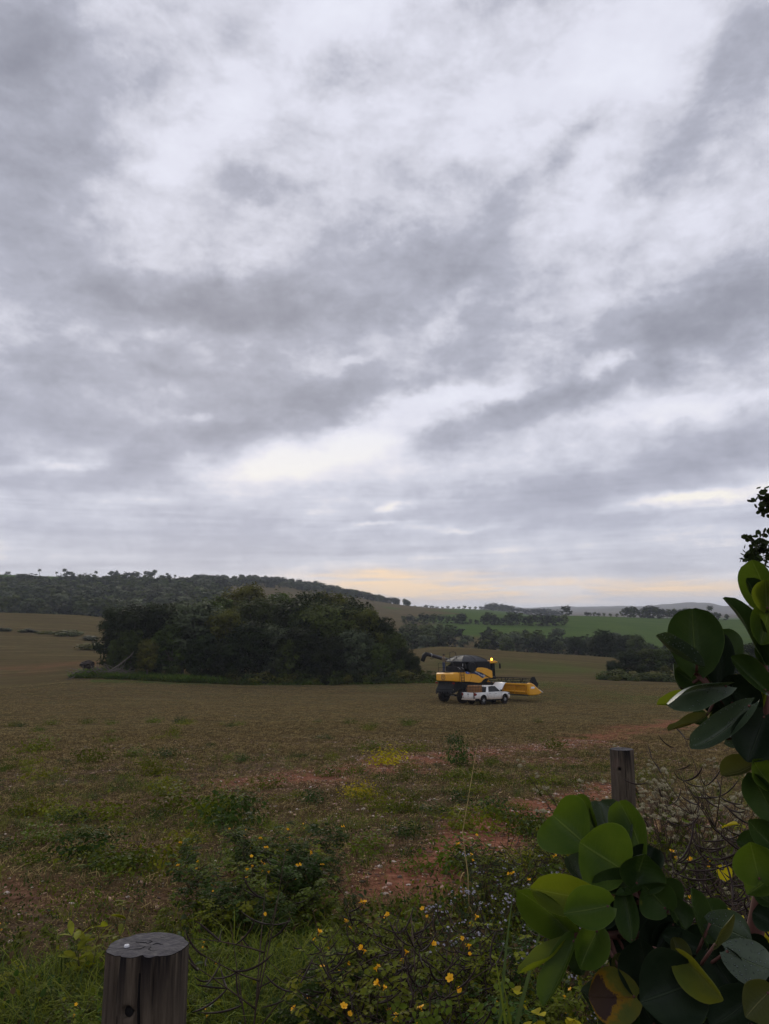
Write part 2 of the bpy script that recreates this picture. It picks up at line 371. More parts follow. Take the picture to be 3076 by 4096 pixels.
# masks: real differences of the ground itself (bare red soil, pasture, bare far field)
def seg_dist(x, y, pts):
    dmin = np.full(x.shape, 1e9)
    for (x0, y0), (x1, y1) in zip(pts[:-1], pts[1:]):
        vx, vy = x1 - x0, y1 - y0; t = np.clip(((x - x0) * vx + (y - y0) * vy) / (vx * vx + vy * vy), 0, 1)
        dmin = np.minimum(dmin, np.hypot(x - x0 - t * vx, y - y0 - t * vy))
    return dmin
TRACK1 = [(-.1, 6.9), (.75, 8.4), (2.3, 11.4), (4.5, 14.5)]
TRACK2 = [(-2.0, 15.5), (0.6, 18.8), (3.5, 22.5), (7, 27), (12, 36), (20, 48)]
def red_mask(x, y):
    r = np.hypot(x, y); w = (fbm(x * .9, y * .9, 40) - .5)
    m1 = np.clip(1.35 - seg_dist(x, y, TRACK1) / .62 + w * 2.6, 0, 1)
    m2 = np.clip(1.2 - seg_dist(x, y, TRACK2) / 1.5 + w * 2.4, 0, 1) * .8
    m3 = np.clip((fbm(x * .22 + 9, y * .55, 33) - .56) * 7, 0, 1) * np.clip((r - 5) / 3, 0, 1) * np.clip((30 - r) / 10, 0, 1) * .4
    m4 = np.clip(1 - np.abs(y - 118 - .25 * (x + 60)) / 9, 0, 1) * (x < -38) * .55 * np.clip((fbm(x * .08, y * .2, 50) - .25) * 4, 0, 1)
    return np.clip(np.maximum.reduce([m1, m2, m3, m4]), 0, 1)
def green_mask(x, y):
    r = np.hypot(x, y); a = np.degrees(np.arctan2(x, y)); n = (fbm(x * .02, y * .02, 60) - .5)
    right = np.clip((r - 325 + n * 40) / 15, 0, 1) * np.clip((a - 3.5 + n * 6 + np.clip((480 - r) / 60, -1, 2)) / 2.0, 0, 1) * (r < 1500)
    top = np.clip((r - 668 + n * 20) / 10, 0, 1) * (a < -12) * (r < 1500)
    patch = np.clip(1 - np.hypot((a - .6) / 1.1, (r - 585) / 25), 0, 1)
    low = np.clip((fbm(x * .06, y * .03, 70) - .52) * 5, 0, 1) * np.clip((r - 70) / 15, 0, 1) * np.clip((160 - r) / 30, 0, 1) * .55 * (a > -2)
    mid = np.clip(1 - np.hypot((x - 17) / 14, (y - 98) / 9), 0, 1) * .9
    grove = np.clip(1 - np.abs(r - 104) / 5, 0, 1) * (a < 4) * (a > -22) * .8
    return np.clip(right * .92 + top + patch * 1.2 + low + mid + grove, 0, 1)
stony = np.clip((30 - RG) / 12, 0, 1) * np.clip((fbm(X * .25, Y_ * .6, 44) - .25) * 3, 0, 1)
red = red_mask(X, Y_); grn = green_mask(X, Y_)
idx = np.arange(X.size).reshape(X.shape)
def faces_of(i0, i1, wrap=True):
    a = idx[i0:i1, :-1].ravel(); b = idx[i0:i1, 1:].ravel(); c = idx[i0+1:i1+1, 1:].ravel(); d2 = idx[i0+1:i1+1, :-1].ravel()
    return np.stack([a, d2, c, b], 1)[:, ::-1]
def soil_material():
    m_ = bpy.data.materials.new('field_soil'); m_.use_nodes = True; nt = m_.node_tree; q = G(nt); bs = nt.nodes['Principled BSDF']
    geo = q.n('ShaderNodeNewGeometry').outputs['Position']; bs.inputs['Roughness'].default_value = .95; bs.inputs['Specular IOR Level'].default_value = 0.0
    ra = q.n('ShaderNodeAttribute', attribute_name='red').outputs['Fac']; ga = q.n('ShaderNodeAttribute', attribute_name='green').outputs['Fac']
    flat = q.vm('MULTIPLY', geo, (1, 1, 0))
    fine_ = q.noise(flat, 9.0, 8, .7); mid_ = q.noise(flat, .8, 6, .62); big = q.noise(q.mapping(flat, rot=(0,0,R(8)), scale=(.35, 1.6, 1)), .11, 5, .6)
    rows = q.noise(q.mapping(flat, rot=(0,0,R(-4)), scale=(.05, 1.3, 1)), 1.0, 4, .6)
    base = q.mix(q.mapr(fine_, .36, .66), (.042, .031, .015), (.172, .130, .066))
    base = q.mix(q.mapr(mid_, .38, .64, 0, .65), base, (.132, .108, .050))
    base = q.mix(q.mapr(rows, .42, .60, 0, .72), base, (.044, .037, .016))
    base = q.mix(q.mapr(big, .42, .60, 0, .65), base, (.070, .051, .027))
    base = q.mix(q.m('MULTIPLY', q.mapr(q.noise(flat, .35, 5, .65), .52, .66), .35), base, (.046, .052, .020))
    redc = q.mix(q.mapr(fine_, .35, .65), (.085, .032, .019), (.28, .125, .080))
    base = q.mix(q.m('MULTIPLY', q.n('ShaderNodeAttribute', attribute_name='stony').outputs['Fac'], .75), base, q.mix(q.mapr(fine_, .38, .64), (.040, .026, .020), (.150, .098, .072)))
    base = q.mix(ra, base, redc)
    grc = q.mix(q.mapr(q.noise(q.mapping(flat, scale=(.5,1.2,1)), .07, 6, .65), .35, .65), (.040, .078, .015), (.066, .104, .022))
    grc = q.mix(q.mapr(fine_, .3, .7, 0, .3), grc, (.03, .045, .015))
    base = q.mix(ga, base, grc)
    q.put(bs.inputs['Base Color'], base)
    b = q.n('ShaderNodeBump'); b.inputs['Strength'].default_value = .9; b.inputs['Distance'].default_value = .05
    q.put(b.inputs['Height'], q.m('ADD', fine_, q.m('MULTIPLY', rows, 1.5))); nt.links.new(b.outputs[0], bs.inputs['Normal'])
    return m_
SOIL = soil_material()
verts = np.stack([X.ravel(), Y_.ravel(), Z.ravel()], 1)
cut = int(np.searchsorted(RR, 2000))
def sub(name, i0, i1, kind_label):
    F = faces_of(i0, i1); used = np.unique(F); re = np.full(X.size, -1); re[used] = np.arange(len(used))
    me = mesh_np(name, verts[used], re[F], SOIL, smooth=True, attrs={'stony': stony.ravel()[used], 'red': red.ravel()[used], 'green': grn.ravel()[used]})
    o = link(name, me); tag(o, kind_label, kind='structure'); return o
sub('ground', 0, cut, 'harvested field sloping down and rolling away to the far hillsides')
sub('distant_hills', cut, len(RR) - 1, 'faint blue hills along the horizon')
# little patch under the camera so that the sheet has no hole
c_ = MB(); n0 = len(AZ); c_.add([(0, 0, gz1(0, .3))] + [tuple(v) for v in verts[:n0]], [(0, i, i + 1) for i in range(1, n0)])
# ------------------------------------------------------------------ trees
def leaf_mat(name, col, var=.45, trans=.25, rough=.6, rnd=.25, vscale=.6, col2=None, spec=.03):
    return mat(name, col, rough, var=var, vscale=vscale, trans=trans, rnd=rnd, col2=col2, spec=spec, detail=3)
LF_DARK = leaf_mat('leaves_dark', (.020, .028, .008), trans=.2)
LF_MID = leaf_mat('leaves_mid', (.050, .066, .014), trans=.25)
LF_WARM = leaf_mat('leaves_olive', (.080, .082, .016), trans=.22)
LF_GREY = leaf_mat('leaves_silvery', (.078, .096, .050), trans=.15)
BARK = mat('bark', (.085, .070, .055), .9, var=.4, vscale=6, bump=.6, bscale=14)
def leaf_quads(c, nrm, size, rng, aspect=.55, roll=None):
    """diamond leaves: centres (n,3), normals (n,3), size (n,)"""
    n = len(c); nrm = nrm / np.maximum(1e-6, np.linalg.norm(nrm, axis=1))[:, None]
    t = rng.normal(size=(n, 3)); t -= nrm * (t * nrm).sum(1)[:, None]; t /= np.maximum(1e-6, np.linalg.norm(t, axis=1))[:, None]
    b = np.cross(nrm, t); s = size[:, None]
    V = np.stack([c - t * s * .5, c + b * s * aspect * .5 + nrm * s * .08, c + t * s * .5, c - b * s * aspect * .5 + nrm * s * .08], 1).reshape(-1, 3)
    F = np.arange(4 * n).reshape(n, 4); return V, F
def crown(rng, lobes, n, size, droop=.3):
    """lobes: (x,y,z,rx,rz); leaves sit in tufts near the lobe shells, outward facing"""
    w = np.array([l[3] ** 2 for l in lobes]); w = w / w.sum(); L = np.array(lobes)
    nt = max(8, n // 20); li = rng.choice(len(lobes), nt, p=w); u = rng.normal(size=(nt, 3)); u /= np.linalg.norm(u, axis=1)[:, None]
    rad = rng.uniform(.70, 1.05, nt)
    tc_ = L[li, :3] + u * rad[:, None] * np.stack([L[li, 3], L[li, 3], L[li, 4]], 1)
    ti = rng.integers(0, nt, n); tr = (L[li, 3] * .13 + .10)[ti]
    off = rng.normal(size=(n, 3)) * tr[:, None] * np.array([1, 1, .62])
    c = tc_[ti] + off
    nrm = u[ti] * .9 + rng.normal(size=(n, 3)) * .45 + np.array([0, 0, .75])
    return leaf_quads(c, nrm, rng.uniform(.6, 1.35, n) * size, rng)
def skeleton(rng, h, lobes, r0, mb=None, n=7):
    mb = mb or MB(); fork = h * rng.uniform(.22, .36); bend = rng.normal(size=2) * h * .02
    mb.tube([(0,0,-.4), (bend[0]*.4, bend[1]*.4, fork*.5), (bend[0], bend[1], fork)], [r0*1.35, r0, r0*.8], n)
    for l in lobes:
        e = np.array(l[:3]); s_ = np.array([bend[0], bend[1], fork * rng.uniform(.75, 1)]); mdl = s_ * .45 + e * .55 + rng.normal(size=3) * l[3] * .15 + np.array([0, 0, l[3] * .15])
        k = r0 * .5 * min(1, l[3] / (h * .25))
        mb.tube([s_, s_*.7+mdl*.3 + rng.normal(size=3)*.05*h*.3, mdl, e], [k, k*.8, k*.55, k*.2], 5)
        for q in range(2):
            tip = e + rng.normal(size=3) * l[3] * .5; mb.tube([mdl, (mdl + tip) / 2 + rng.normal(size=3) * .1, tip], [k*.4, k*.25, k*.08], 4)
    return mb
def make_lobes(rng, h, w, k, low=.25, flat=.75):
    out = [(0, 0, h * .72, w * .30, h * .24)]
    for i in range(k):
        a = i * 2.4 + rng.uniform(-.4, .4); f = (i + .5) / k; zc = h * (low + (0.88 - low) * (1 - f ** 1.1 * .95)) * rng.uniform(.92, 1.05)
        rr = w * .5 * rng.uniform(.35, .68) * (1.0 - .35 * max(0, (zc / h - .55)) / .4)
        r_ = w * rng.uniform(.12, .22); out.append((rr * math.cos(a), rr * math.sin(a), min(zc, h - r_ * flat), r_, r_ * flat))
    return out
def tree_variant(seed, h, w, k, n, size, m_, low=.25, r0=.22):
    rng = np.random.default_rng(seed); lb = make_lobes(rng, h, w, k, low)
    V, F = crown(rng, lb, n, size); top = V[:, 2].max()
    return (skeleton(rng, h, lb, r0).mesh('trunk', BARK, smooth=True, fix=False), mesh_np('crown', V, F, m_), float(np.percentile(V[:, 2], 99.6)))
def place_tree(var, name, x, y, scale, rz, label, cat, group, sz=1.0, sink=0.0):
    tr, cr, _ = var; e = empty(name, (x, y, gz1(x, y) - sink), rz, scale); e.scale = (scale, scale, scale * sz)
    link('trunk', tr, e); link('crown', cr, e); tag(e, label, cat, group); return e
# grove variants: nominal 10 m high, dense, foliage reaching low
GROVE = [tree_variant(11, 10, 9.0, 20, 12000, .40, LF_DARK, .12), tree_variant(12, 10, 8.2, 18, 11000, .38, LF_MID, .14), tree_variant(13, 10, 9.5, 22, 12000, .42, LF_DARK, .10),
         tree_variant(14, 10, 7.4, 15, 9000, .36, LF_WARM, .2), tree_variant(15, 10, 8.5, 17, 9000, .44, LF_GREY, .14), tree_variant(16, 10, 9.0, 19, 11000, .36, LF_MID, .12)]
FAR = [tree_variant(31, 10, 9, 9, 1500, .95, LF_DARK, .07), tree_variant(32, 10, 8, 8, 1400, .9, LF_MID, .12), tree_variant(33, 10, 10, 9, 1500, 1.0, LF_DARK, .06), tree_variant(34, 10, 7, 7, 1100, .85, LF_MID, .22), tree_variant(35, 10, 8.5, 8, 1300, .9, LF_GREY, .10)]
def px_of(px, Y): return (px - CX) / F_PX * Y / (cp + .14 * sp)     # metres to the side for a photo column, near the horizon
def top_height(px, Y, py):
    x = px_of(px, Y); return CAMZ + Y * slope(py) - gz1(x, Y)
# --- the grove behind the harvester: (column, metres ahead, row of the tree top, variant, width factor)
GR = [(490,112,2432,0,.9),(560,110,2425,2,1.05),(640,113,2418,0,1.0),(530,106,2520,5,.75),(690,107,2500,1,.9),(790,110,2412,4,1.1),(860,116,2392,1,1.0),(900,108,2440,3,.9),(975,124,2342,3,1.0),(940,118,2400,3,1.0),
      (1040,116,2395,5,1.05),(1110,121,2378,1,1.0),(1180,113,2402,2,1.1),(1255,120,2374,0,.9),(1330,122,2372,3,.85),(1300,112,2420,5,1.05),(1400,116,2410,2,1.0),(1455,112,2436,3,.9),(1520,113,2472,0,.85),(1570,111,2530,1,.75),
      (1615,108,2592,2,.75),(1655,107,2625,0,.7),(1100,107,2500,4,.9),(1000,106,2490,2,.95),(1210,106,2510,0,.9),(1420,106,2520,4,.95),(1520,105.5,2575,1,.85),(820,105.5,2540,0,.85),(740,116,2425,5,.9),(1370,127,2385,1,.9),
      (470,107,2560,1,.6),(600,104.5,2560,3,.75),(1320,104.5,2545,2,.8),(1160,104.5,2560,1,.75),(900,104.5,2570,2,.8),(1600,104.5,2640,5,.6),(1690,105,2680,3,.5)]
gname = ['dense dark green tree in the grove behind the harvester', 'mid green bushy tree in the grove behind the harvester', 'dense dark green tree in the grove behind the harvester', 'olive green loose crowned tree in the grove behind the harvester', 'silvery grey green tree in the grove behind the harvester', 'mid green bushy tree in the grove behind the harvester']
for i, (px, Y, top, v, wf) in enumerate(GR):
    h = top_height(px, Y, top); s_ = h / GROVE[v][2]
    e = place_tree(GROVE[v], 'grove_tree', px_of(px, Y), Y, s_, RNG.uniform(0, 6.28), gname[v], 'tree', 'trees of the dark grove')
    sw = s_ * wf * (1.0 if h > 9 else 1.15); e.scale = (sw, sw, s_)
    if i == 0: e['label'] = 'dense dark tree at the left end of the grove, beside the brush pile'
    if i == 8: e['label'] = 'tall olive tree whose round top stands out highest over the grove'
    if i == 36: e['label'] = 'lowest small tree at the right tip of the grove, by the unloading auger'
# --- valley trees beyond the crest of the field, right of the grove
VAL = []
rv = np.random.default_rng(77)
for i in range(88):
    px = rv.uniform(1590, 2700); Y = rv.uniform(225, 318)
    t = (px - 1600) / 1000; top = 2478 + 55 * t + (318 - Y) * .35 + rv.uniform(-6, 26)
    VAL.append((px, Y, top))
for px, Y, top in VAL:
    h = min(14, max(5.0, top_height(px, Y, top)))
    e = place_tree(FAR[int(rv.integers(0, 5))], 'valley_tree', px_of(px, Y), Y, h / 10.4, rv.uniform(0, 6.28), 'leafy tree among many in the wooded valley beyond the field crest', 'tree', 'trees in the valley beyond the crest')
    e.scale = (e.scale[0] * 1.25, e.scale[0] * 1.25, e.scale[2])
for px, Y, top, v, lab in [(2405,190,2512,2,'large round dark tree standing forward of the valley wood'),(2300,215,2535,0,'dark tree left of the large round valley tree'),(2540,200,2530,1,'broad tree right of the large round valley tree'),(2480,205,2528,0,'tree close behind the right field clump')]:
    h = top_height(px, Y, top); place_tree(GROVE[v], 'valley_tree', px_of(px, Y), Y, h / 10.5, rv.uniform(0, 6), lab, 'tree', 'trees in the valley beyond the crest')
# --- clump at the right edge of the harvested field
for i, (px, Y, top, v, wf) in enumerate([(2440,122,2640,2,.9),(2500,126,2600,0,1.05),(2580,128,2590,1,1.1),(2660,126,2585,5,1.1),(2740,124,2590,0,1.1),(2830,126,2585,2,1.1),(2920,124,2580,1,1.1),(3010,126,2560,0,1.1),(3100,124,2560,2,1.1),(2470,117,2672,5,.8),(2560,119,2655,0,.9),(2650,118,2660,3,.9),(2760,118,2650,1,1.0),(2880,118,2640,2,1.0),(3000,118,2650,5,1.0)]):
    h = top_height(px, Y, top); e = place_tree(GROVE[v], 'clump_tree', px_of(px, Y), Y, h / 10.3, rv.uniform(0, 6), 'low spreading dark tree in the clump at the right field edge', 'tree', 'trees of the clump at the right field edge')
    e.scale = (e.scale[0] * 1.5 * wf, e.scale[0] * 1.5 * wf, e.scale[2])
    if i == 0: e['label'] = 'leftmost dark tree of the clump at the right field edge'
# --- hedge line on the green fields and trees on the crests
def row(name, items, group, label, vs=(0, 1, 2, 3), fat=1.2):
    for px, Y, top in items:
        h = max(1.2, top_height(px, Y, top)); v = vs[int(rv.integers(0, len(vs)))]
        e = place_tree(FAR[v], name, px_of(px, Y), Y, h / 10.2, rv.uniform(0, 6.28), label, 'tree', group, sink=.5)
        e.scale = (e.scale[0] * fat, e.scale[0] * fat, e.scale[2])
row('hedge_tree', [(1615,400,2458),(1640,402,2452),(1665,400,2462),(1690,403,2445),(1712,405,2450),(1735,404,2449),(1760,406,2452),(1790,404,2456),(1815,405,2458),(1842,402,2444),(1850,405,2449),(1880,404,2470),(1905,404,2472),
     (1935,404,2455),(1950,405,2443),(1965,405,2446),(1985,404,2458),(2015,405,2462),(2028,404,2452),(2045,405,2440),(2062,405,2446),(2075,404,2445),(2105,405,2455),(2118,405,2456),(2150,405,2446),(2175,408,2456),(2195,408,2452),(2215,408,2455),(2235,410,2457),(2255,412,2452)],
    'trees of the hedge between two green fields', 'small dark tree in the hedge between two green fields')
row('crest_tree', [(2345,520,2443),(2360,522,2446),(2378,520,2444),(2395,521,2447),(2415,520,2448),(2440,520,2450),(2468,520,2450),(2495,521,2430),(2508,520,2424),(2522,520,2420),(2534,521,2422),(2560,521,2432),(2575,520,2436),(2590,521,2420),(2600,520,2416),(2615,520,2420),(2630,521,2424),(2652,520,2436),(2668,521,2432),(2682,520,2436),(2698,521,2430),(2715,520,2434),(2732,520,2430),(2745,521,2428),(2762,520,2434),(2803,520,2436),(2845,521,2446),(2858,520,2444),(2870,521,2447),(2905,521,2452),(2968,520,2438),(2985,520,2436),(3000,520,2438),(3020,520,2440),(3045,520,2440)],
    'trees along the crest of the right green field', 'small tree in the row along the crest of the right green field', (0, 1, 3), 1.35)
e = place_tree(FAR[2], 'crest_tree', px_of(2265, 520), 520, top_height(2265, 520, 2418) / 10.2, 1.0, 'stand-alone round dark tree at the left end of the crest row', 'tree', 'trees along the crest of the right green field')
e.scale = (e.scale[0]*1.25, e.scale[0]*1.25, e.scale[2])
row('ridge_tree', [(px, 985 + (px % 7), 2418 + (px - 1700) * .028 + rv.uniform(-4, 5)) for px in range(1660, 2250, 22)], 'bushes along the far low ridge', 'small far tree along the low ridge under the sunset glow', (0, 1, 2), 1.9)
row('knoll_tree', [(1955,1090,2412),(1970,1092,2408),(1985,1090,2410),(2000,1092,2411),(2015,1090,2413),(2030,1092,2416),(2048,1090,2421)], 'trees on the far knoll', 'far tree in the small cluster on the knoll', (0, 1, 2), 1.7)
# skyline trees on the left hilltop
row('skyline_tree', [(20,690,2281),(260,690,2280),(275,691,2283),(440,694,2280),(458,694,2278),(505,692,2282),(533,694,2281),(545,692,2284),(583,694,2281),(598,692,2284),(640,692,2297),(790,694,2301),(370,694,2295)],
    'small trees on the left skyline', 'small tree standing on the left hilltop skyline', (0, 2, 4), 1.35)
# --- palms
FROND = leaf_mat('palm_fronds', (.040, .052, .024), trans=.15)
def palm_variant(seed, h):
    rng = np.random.default_rng(seed); mb = MB(); mb.tube([(0,0,-.3),(.1,0,h*.4),(0,.1,h*.8)], [.22,.17,.14], 7)
    fr = MB()
    for i in range(26):
        a = i * 2.4; up = rng.uniform(-.5, 1.0); L = h * .24; pts = []
        for t in (0, .33, .66, 1): pts.append(Vector((math.cos(a)*L*t, math.sin(a)*L*t, h*.8 + L*(up*t - .75*t*t))))
        sd_ = Vector((-math.sin(a), math.cos(a), 0))
        for j in range(3):
            w0, w1_ = (.05, .45, .5, .05)[j] * 1.1, (.05, .45, .5, .05)[j+1] * 1.1
            for s_ in (-1, 1):
                dz_ = Vector((0, 0, -.25)); fr.add([pts[j], pts[j+1], pts[j+1] + sd_*s_*w1_ + dz_*w1_, pts[j] + sd_*s_*w0 + dz_*w0], [(0,1,2,3)])
    return (mb.mesh('trunk', BARK, True, False), fr.mesh('crown', FROND, False, False), h)
PALM = [palm_variant(1, 10), palm_variant(2, 10)]
for i, (px, Y, top, lab) in enumerate([(147,694,2272,'lone palm at the far left of the hilltop skyline'),(248,694,2270,'tall palm left of the broad skyline tree'),(375,694,2280,'palm alone on the bare stretch of skyline'),(612,694,2274,'tallest slim palm in the skyline tree group'),(663,694,2288,'palm right of the skyline tree group'),(695,694,2296,'short palm farther right on the skyline'),(217,694,2284,'tiny palm between two skyline palms'),(2840,519,2416,'lone palm on the crest of the right green field'),(1515,770,2374,'palm standing at the foot of the wooded ridge')]):
    h = top_height(px, Y, top); place_tree(PALM[i % 2], 'palm_tree', px_of(px, Y), Y, h / 9.6, i * 1.3, lab, 'palm', 'palms on the skylines')
# --- the woods on the left hillside: one mass
SRC = bpy.data.collections.new('scatter_sources')                 # never linked to the scene
def source_collection(name, meshes):
    c = bpy.data.collections.new(name)
    for i, me in enumerate(meshes):
        o = bpy.data.objects.new('%s_%02d' % (name, i), me); c.objects.link(o)
    return c
def scatter(name, coll, pts, rot, scl, pick, kind_label, kind='stuff'):
    me = bpy.data.meshes.new(name); n = len(pts); me.vertices.add(n); me.vertices.foreach_set('co', np.asarray(pts, np.float32).ravel())
    a = me.attributes.new('rot', 'FLOAT_VECTOR', 'POINT'); a.data.foreach_set('vector', np.asarray(rot, np.float32).ravel())
    a = me.attributes.new('scl', 'FLOAT_VECTOR', 'POINT'); a.data.foreach_set('vector', np.asarray(scl, np.float32).ravel())
    a = me.attributes.new('pick', 'INT', 'POINT'); a.data.foreach_set('value', np.asarray(pick, np.int32))
    o = link(name, me); ng = bpy.data.node_groups.new(name, 'GeometryNodeTree')
    ng.interface.new_socket('Geometry', in_out='INPUT', socket_type='NodeSocketGeometry'); ng.interface.new_socket('Geometry', in_out='OUTPUT', socket_type='NodeSocketGeometry')
    gi = ng.nodes.new('NodeGroupInput'); go = ng.nodes.new('NodeGroupOutput'); ci = ng.nodes.new('GeometryNodeCollectionInfo'); ci.inputs['Collection'].default_value = coll
    ci.inputs['Separate Children'].default_value = True; ci.inputs['Reset Children'].default_value = True
    ip = ng.nodes.new('GeometryNodeInstanceOnPoints'); ip.inputs['Pick Instance'].default_value = True
    def attr(nm, dt):
        x = ng.nodes.new('GeometryNodeInputNamedAttribute'); x.data_type = dt; x.inputs['Name'].default_value = nm; return x.outputs[0]
    ng.links.new(gi.outputs[0], ip.inputs['Points']); ng.links.new(ci.outputs[0], ip.inputs['Instance'])
    ng.links.new(attr('pick', 'INT'), ip.inputs['Instance Index']); ng.links.new(attr('rot', 'FLOAT_VECTOR'), ip.inputs['Rotation']); ng.links.new(attr('scl', 'FLOAT_VECTOR'), ip.inputs['Scale'])
    ng.links.new(ip.outputs[0], go.inputs[0])
    md = o.modifiers.new('scatter', 'NODES'); md.node_group = ng
    return tag(o, kind_label, kind=kind)
fc = source_collection('forest_crown', [v[1] for v in FAR])
pts = []
rf = np.random.default_rng(5)
def forest_ok(a, r):
    """a in photo columns; wooded band of the left hill and the wooded ridge"""
    lo = np.interp(a, [-400, 60, 400, 700, 900], [305, 305, 308, 330, 350]); hi = np.interp(a, [-400, 60, 250, 400, 700, 900], [525, 535, 565, 590, 628, 690])
    left = (a < 900) & (r > lo) & (r < hi)
    bare = (a < 190) & (r > 555) & (r < 640); bare |= (a > 520) & (a < 780) & (r > 600) & (r < 635)
    lo2 = np.interp(a, [700, 1050, 1300, 1480, 1600], [560, 628, 655, 700, 745]); hi2 = np.interp(a, [700, 1050, 1300, 1600], [720, 800, 800, 800])
    ridge = (a >= 760) & (a < 1640) & (r > lo2) & (r < hi2)
    strip = (a < 800) & (r > 300) & (r < 340)
    return (left & ~bare) | ridge | strip
while len(pts) < 1700:
    a = rf.uniform(-420, 1640, 4000); Y = rf.uniform(300, 800, 4000) ** 1.0
    ok = forest_ok(a, Y) & (rf.uniform(0, 1, 4000) < (Y / 800))
    pts += [(px_of(p, q), q) for p, q in zip(a[ok], Y[ok])]
pts = np.array(pts[:1700]); zf = gz(pts[:, 0], pts[:, 1]); n = len(pts); s_ = rf.uniform(.5, 1.25, n) * np.where(pts[:, 1] > 540, .62, 1)
scatter('wooded_hillside', fc, np.stack([pts[:, 0], pts[:, 1], zf - .5], 1), np.stack([0*s_, 0*s_, rf.uniform(0, 6.28, n)], 1), np.stack([s_*1.25, s_*1.25, s_], 1), rf.integers(0, 5, n), 'hazy blue green woods covering the far left hillside and ridge')
# scrub bushes along field seams
BUSH = [mesh_np('foliage', *crown(np.random.default_rng(80 + i), [(0,0,.45,.7,.5),(.6,.2,.35,.5,.4),(-.5,-.2,.3,.5,.35)], 900, .22), m_) for i, m_ in enumerate((LF_MID, LF_WARM, LF_DARK))]
rb = np.random.default_rng(8)
def bush(i):
    e = empty('field_bush'); f = link('foliage', BUSH[i], e); f['kind'] = 'stuff'; return e
for px, Y, s_ in [(10,182,1.6),(35,183,1.4),(95,180,1.3),(118,181,1.7),(150,180,1.1),(190,178,1.4),(215,178,1.0),(258,176,2.2),(280,176,2.4),(300,176,1.8),(370,168,2.0),(392,150,2.6)]:
    o = bush(int(rb.integers(0, 3))); x = px_of(px, Y); o.location = (x, Y, gz1(x, Y)); o.scale = (s_*1.5, s_, s_*.5); o.rotation_euler = (0, 0, rb.uniform(0, 6))
    tag(o, 'low bush in the weedy seam across the left field', 'bush', 'bushes along the seam of the left field')
for i, (px, Y) in enumerate([(2420,113),(2455,112.5),(2490,112),(2530,112),(2570,111.5),(2610,112),(2650,112),(2690,112),(2730,112),(2780,112),(2840,112),(2900,112)]):
    o = bush(i % 2); x = px_of(px, Y); s_ = rb.uniform(1.1, 1.8); o.location = (x, Y, gz1(x, Y)); o.scale = (s_*1.7, s_, s_*.75); o.rotation_euler = (0, 0, rb.uniform(0, 6))
    tag(o, 'low green bush at the foot of the right field clump', 'bush', 'bushes at the foot of the right clump')
for i, px in enumerate(range(900, 1700, 38)):
    Y = 102.5 + rb.uniform(-.6, .8); o = bush(i % 3); x = px_of(px, Y); s_ = rb.uniform(.9, 1.7); o.location = (x, Y, gz1(x, Y)); o.scale = (s_*1.6, s_, s_); o.rotation_euler = (0, 0, rb.uniform(0, 6))
    tag(o, 'low leafy bush at the foot of the dark grove', 'bush', 'bushes at the foot of the grove')
# brush pile at the left end of the grove
bp = empty('brush_pile', (px_of(415, 103), 103, gz1(px_of(415, 103), 103))); tag(bp, 'heap of dead grey branches and dark root ball left of the grove', 'brush pile')
DEAD = mat('dead_wood', (.12, .10, .085), .9, var=.35, vscale=5); ROOT = mat('root_ball', (.030, .022, .018), .95, var=.5, vscale=3, bump=.8, bscale=9)
for i in range(46):
    x, y = rb.uniform(-3.6, 4.2), rb.uniform(-1.2, 1.2); L = rb.uniform(1.2, 3.6); a = rb.uniform(0, 6.28); up = rb.uniform(-.1, .6); b = MB()
    p0 = Vector((x, y, rb.uniform(.1, 1.0))); dv = Vector((math.cos(a), math.sin(a) * .5, up)); p1 = p0 + dv * L
    b.tube([p0, (p0 + p1) / 2 + Vector(rb.normal(size=3)) * .14, p1], [.07, .05, .02], 5); q = (p0 + p1) / 2; b.tube([q, q + Vector((dv.y, dv.x, .5)) * L * .35], [.035, .012], 4)
    b.build('branch', DEAD, bp)
b = MB(); b.tube([(.8, 0, .5), (2.6, -.3, 1.6), (4.2, -.3, 2.9), (4.7, -.3, 3.6)], [.16, .12, .07, .02], 6); b.build('branch', DEAD, bp)
bm = bmesh.new(); bmesh.ops.create_icosphere(bm, subdivisions=3, radius=1.0)
for v in bm.verts: v.co = Vector((v.co.x * 1.0, v.co.y * .8, v.co.z * .55)) * (1 + (float(fbm(v.co.x * 2.3 + 5, v.co.y * 2.3 + v.co.z * 3.1, 4)) - .5) * .9) + Vector((-1.9, 0, 1.7))
me = bpy.data.meshes.new('root_ball'); bm.to_mesh(me); bm.free(); me.materials.append(ROOT); link('root_ball', me, bp)
# ------------------------------------------------------------------ harvester
YEL = mat('yellow_paint', (.70, .33, .012), .38, var=.08, vscale=1.2, spec=.5)
YELD = mat('yellow_steel', (.55, .25, .012), .55, var=.25, vscale=1.5)
BLK = mat('black_steel', (.010, .010, .011), .7, var=.4, vscale=3, spec=.2)
DKG = mat('dark_grey_steel', (.026, .024, .024), .7, var=.4, vscale=3, spec=.25)
RUB = mat('tyre_rubber', (.018, .014, .012), .95, var=.4, vscale=5, spec=.15)
TARP = mat('tank_tarp', (.018, .019, .022), .6, var=.3, vscale=2, spec=.3)
AUG = mat('auger_grey', (.040, .038, .042), .45, var=.3, vscale=2)
BLUE = mat('blue_decal', (.014, .030, .085), .4, var=.1)
WHT = mat('white_print', (.75, .75, .75), .5, var=.03)
GLS = mat('tinted_glass', (.006, .007, .008), .1, var=.1, spec=.28)
REDL = mat('red_lens', (.16, .012, .010), .25, var=.1)
AMB = mat('amber_lens', (.9, .35, .02), .3, var=.05, emit=((1.0, .40, .03), 9.0))
MUD = mat('dry_mud', (.16, .11, .07), .95, var=.3, vscale=6)
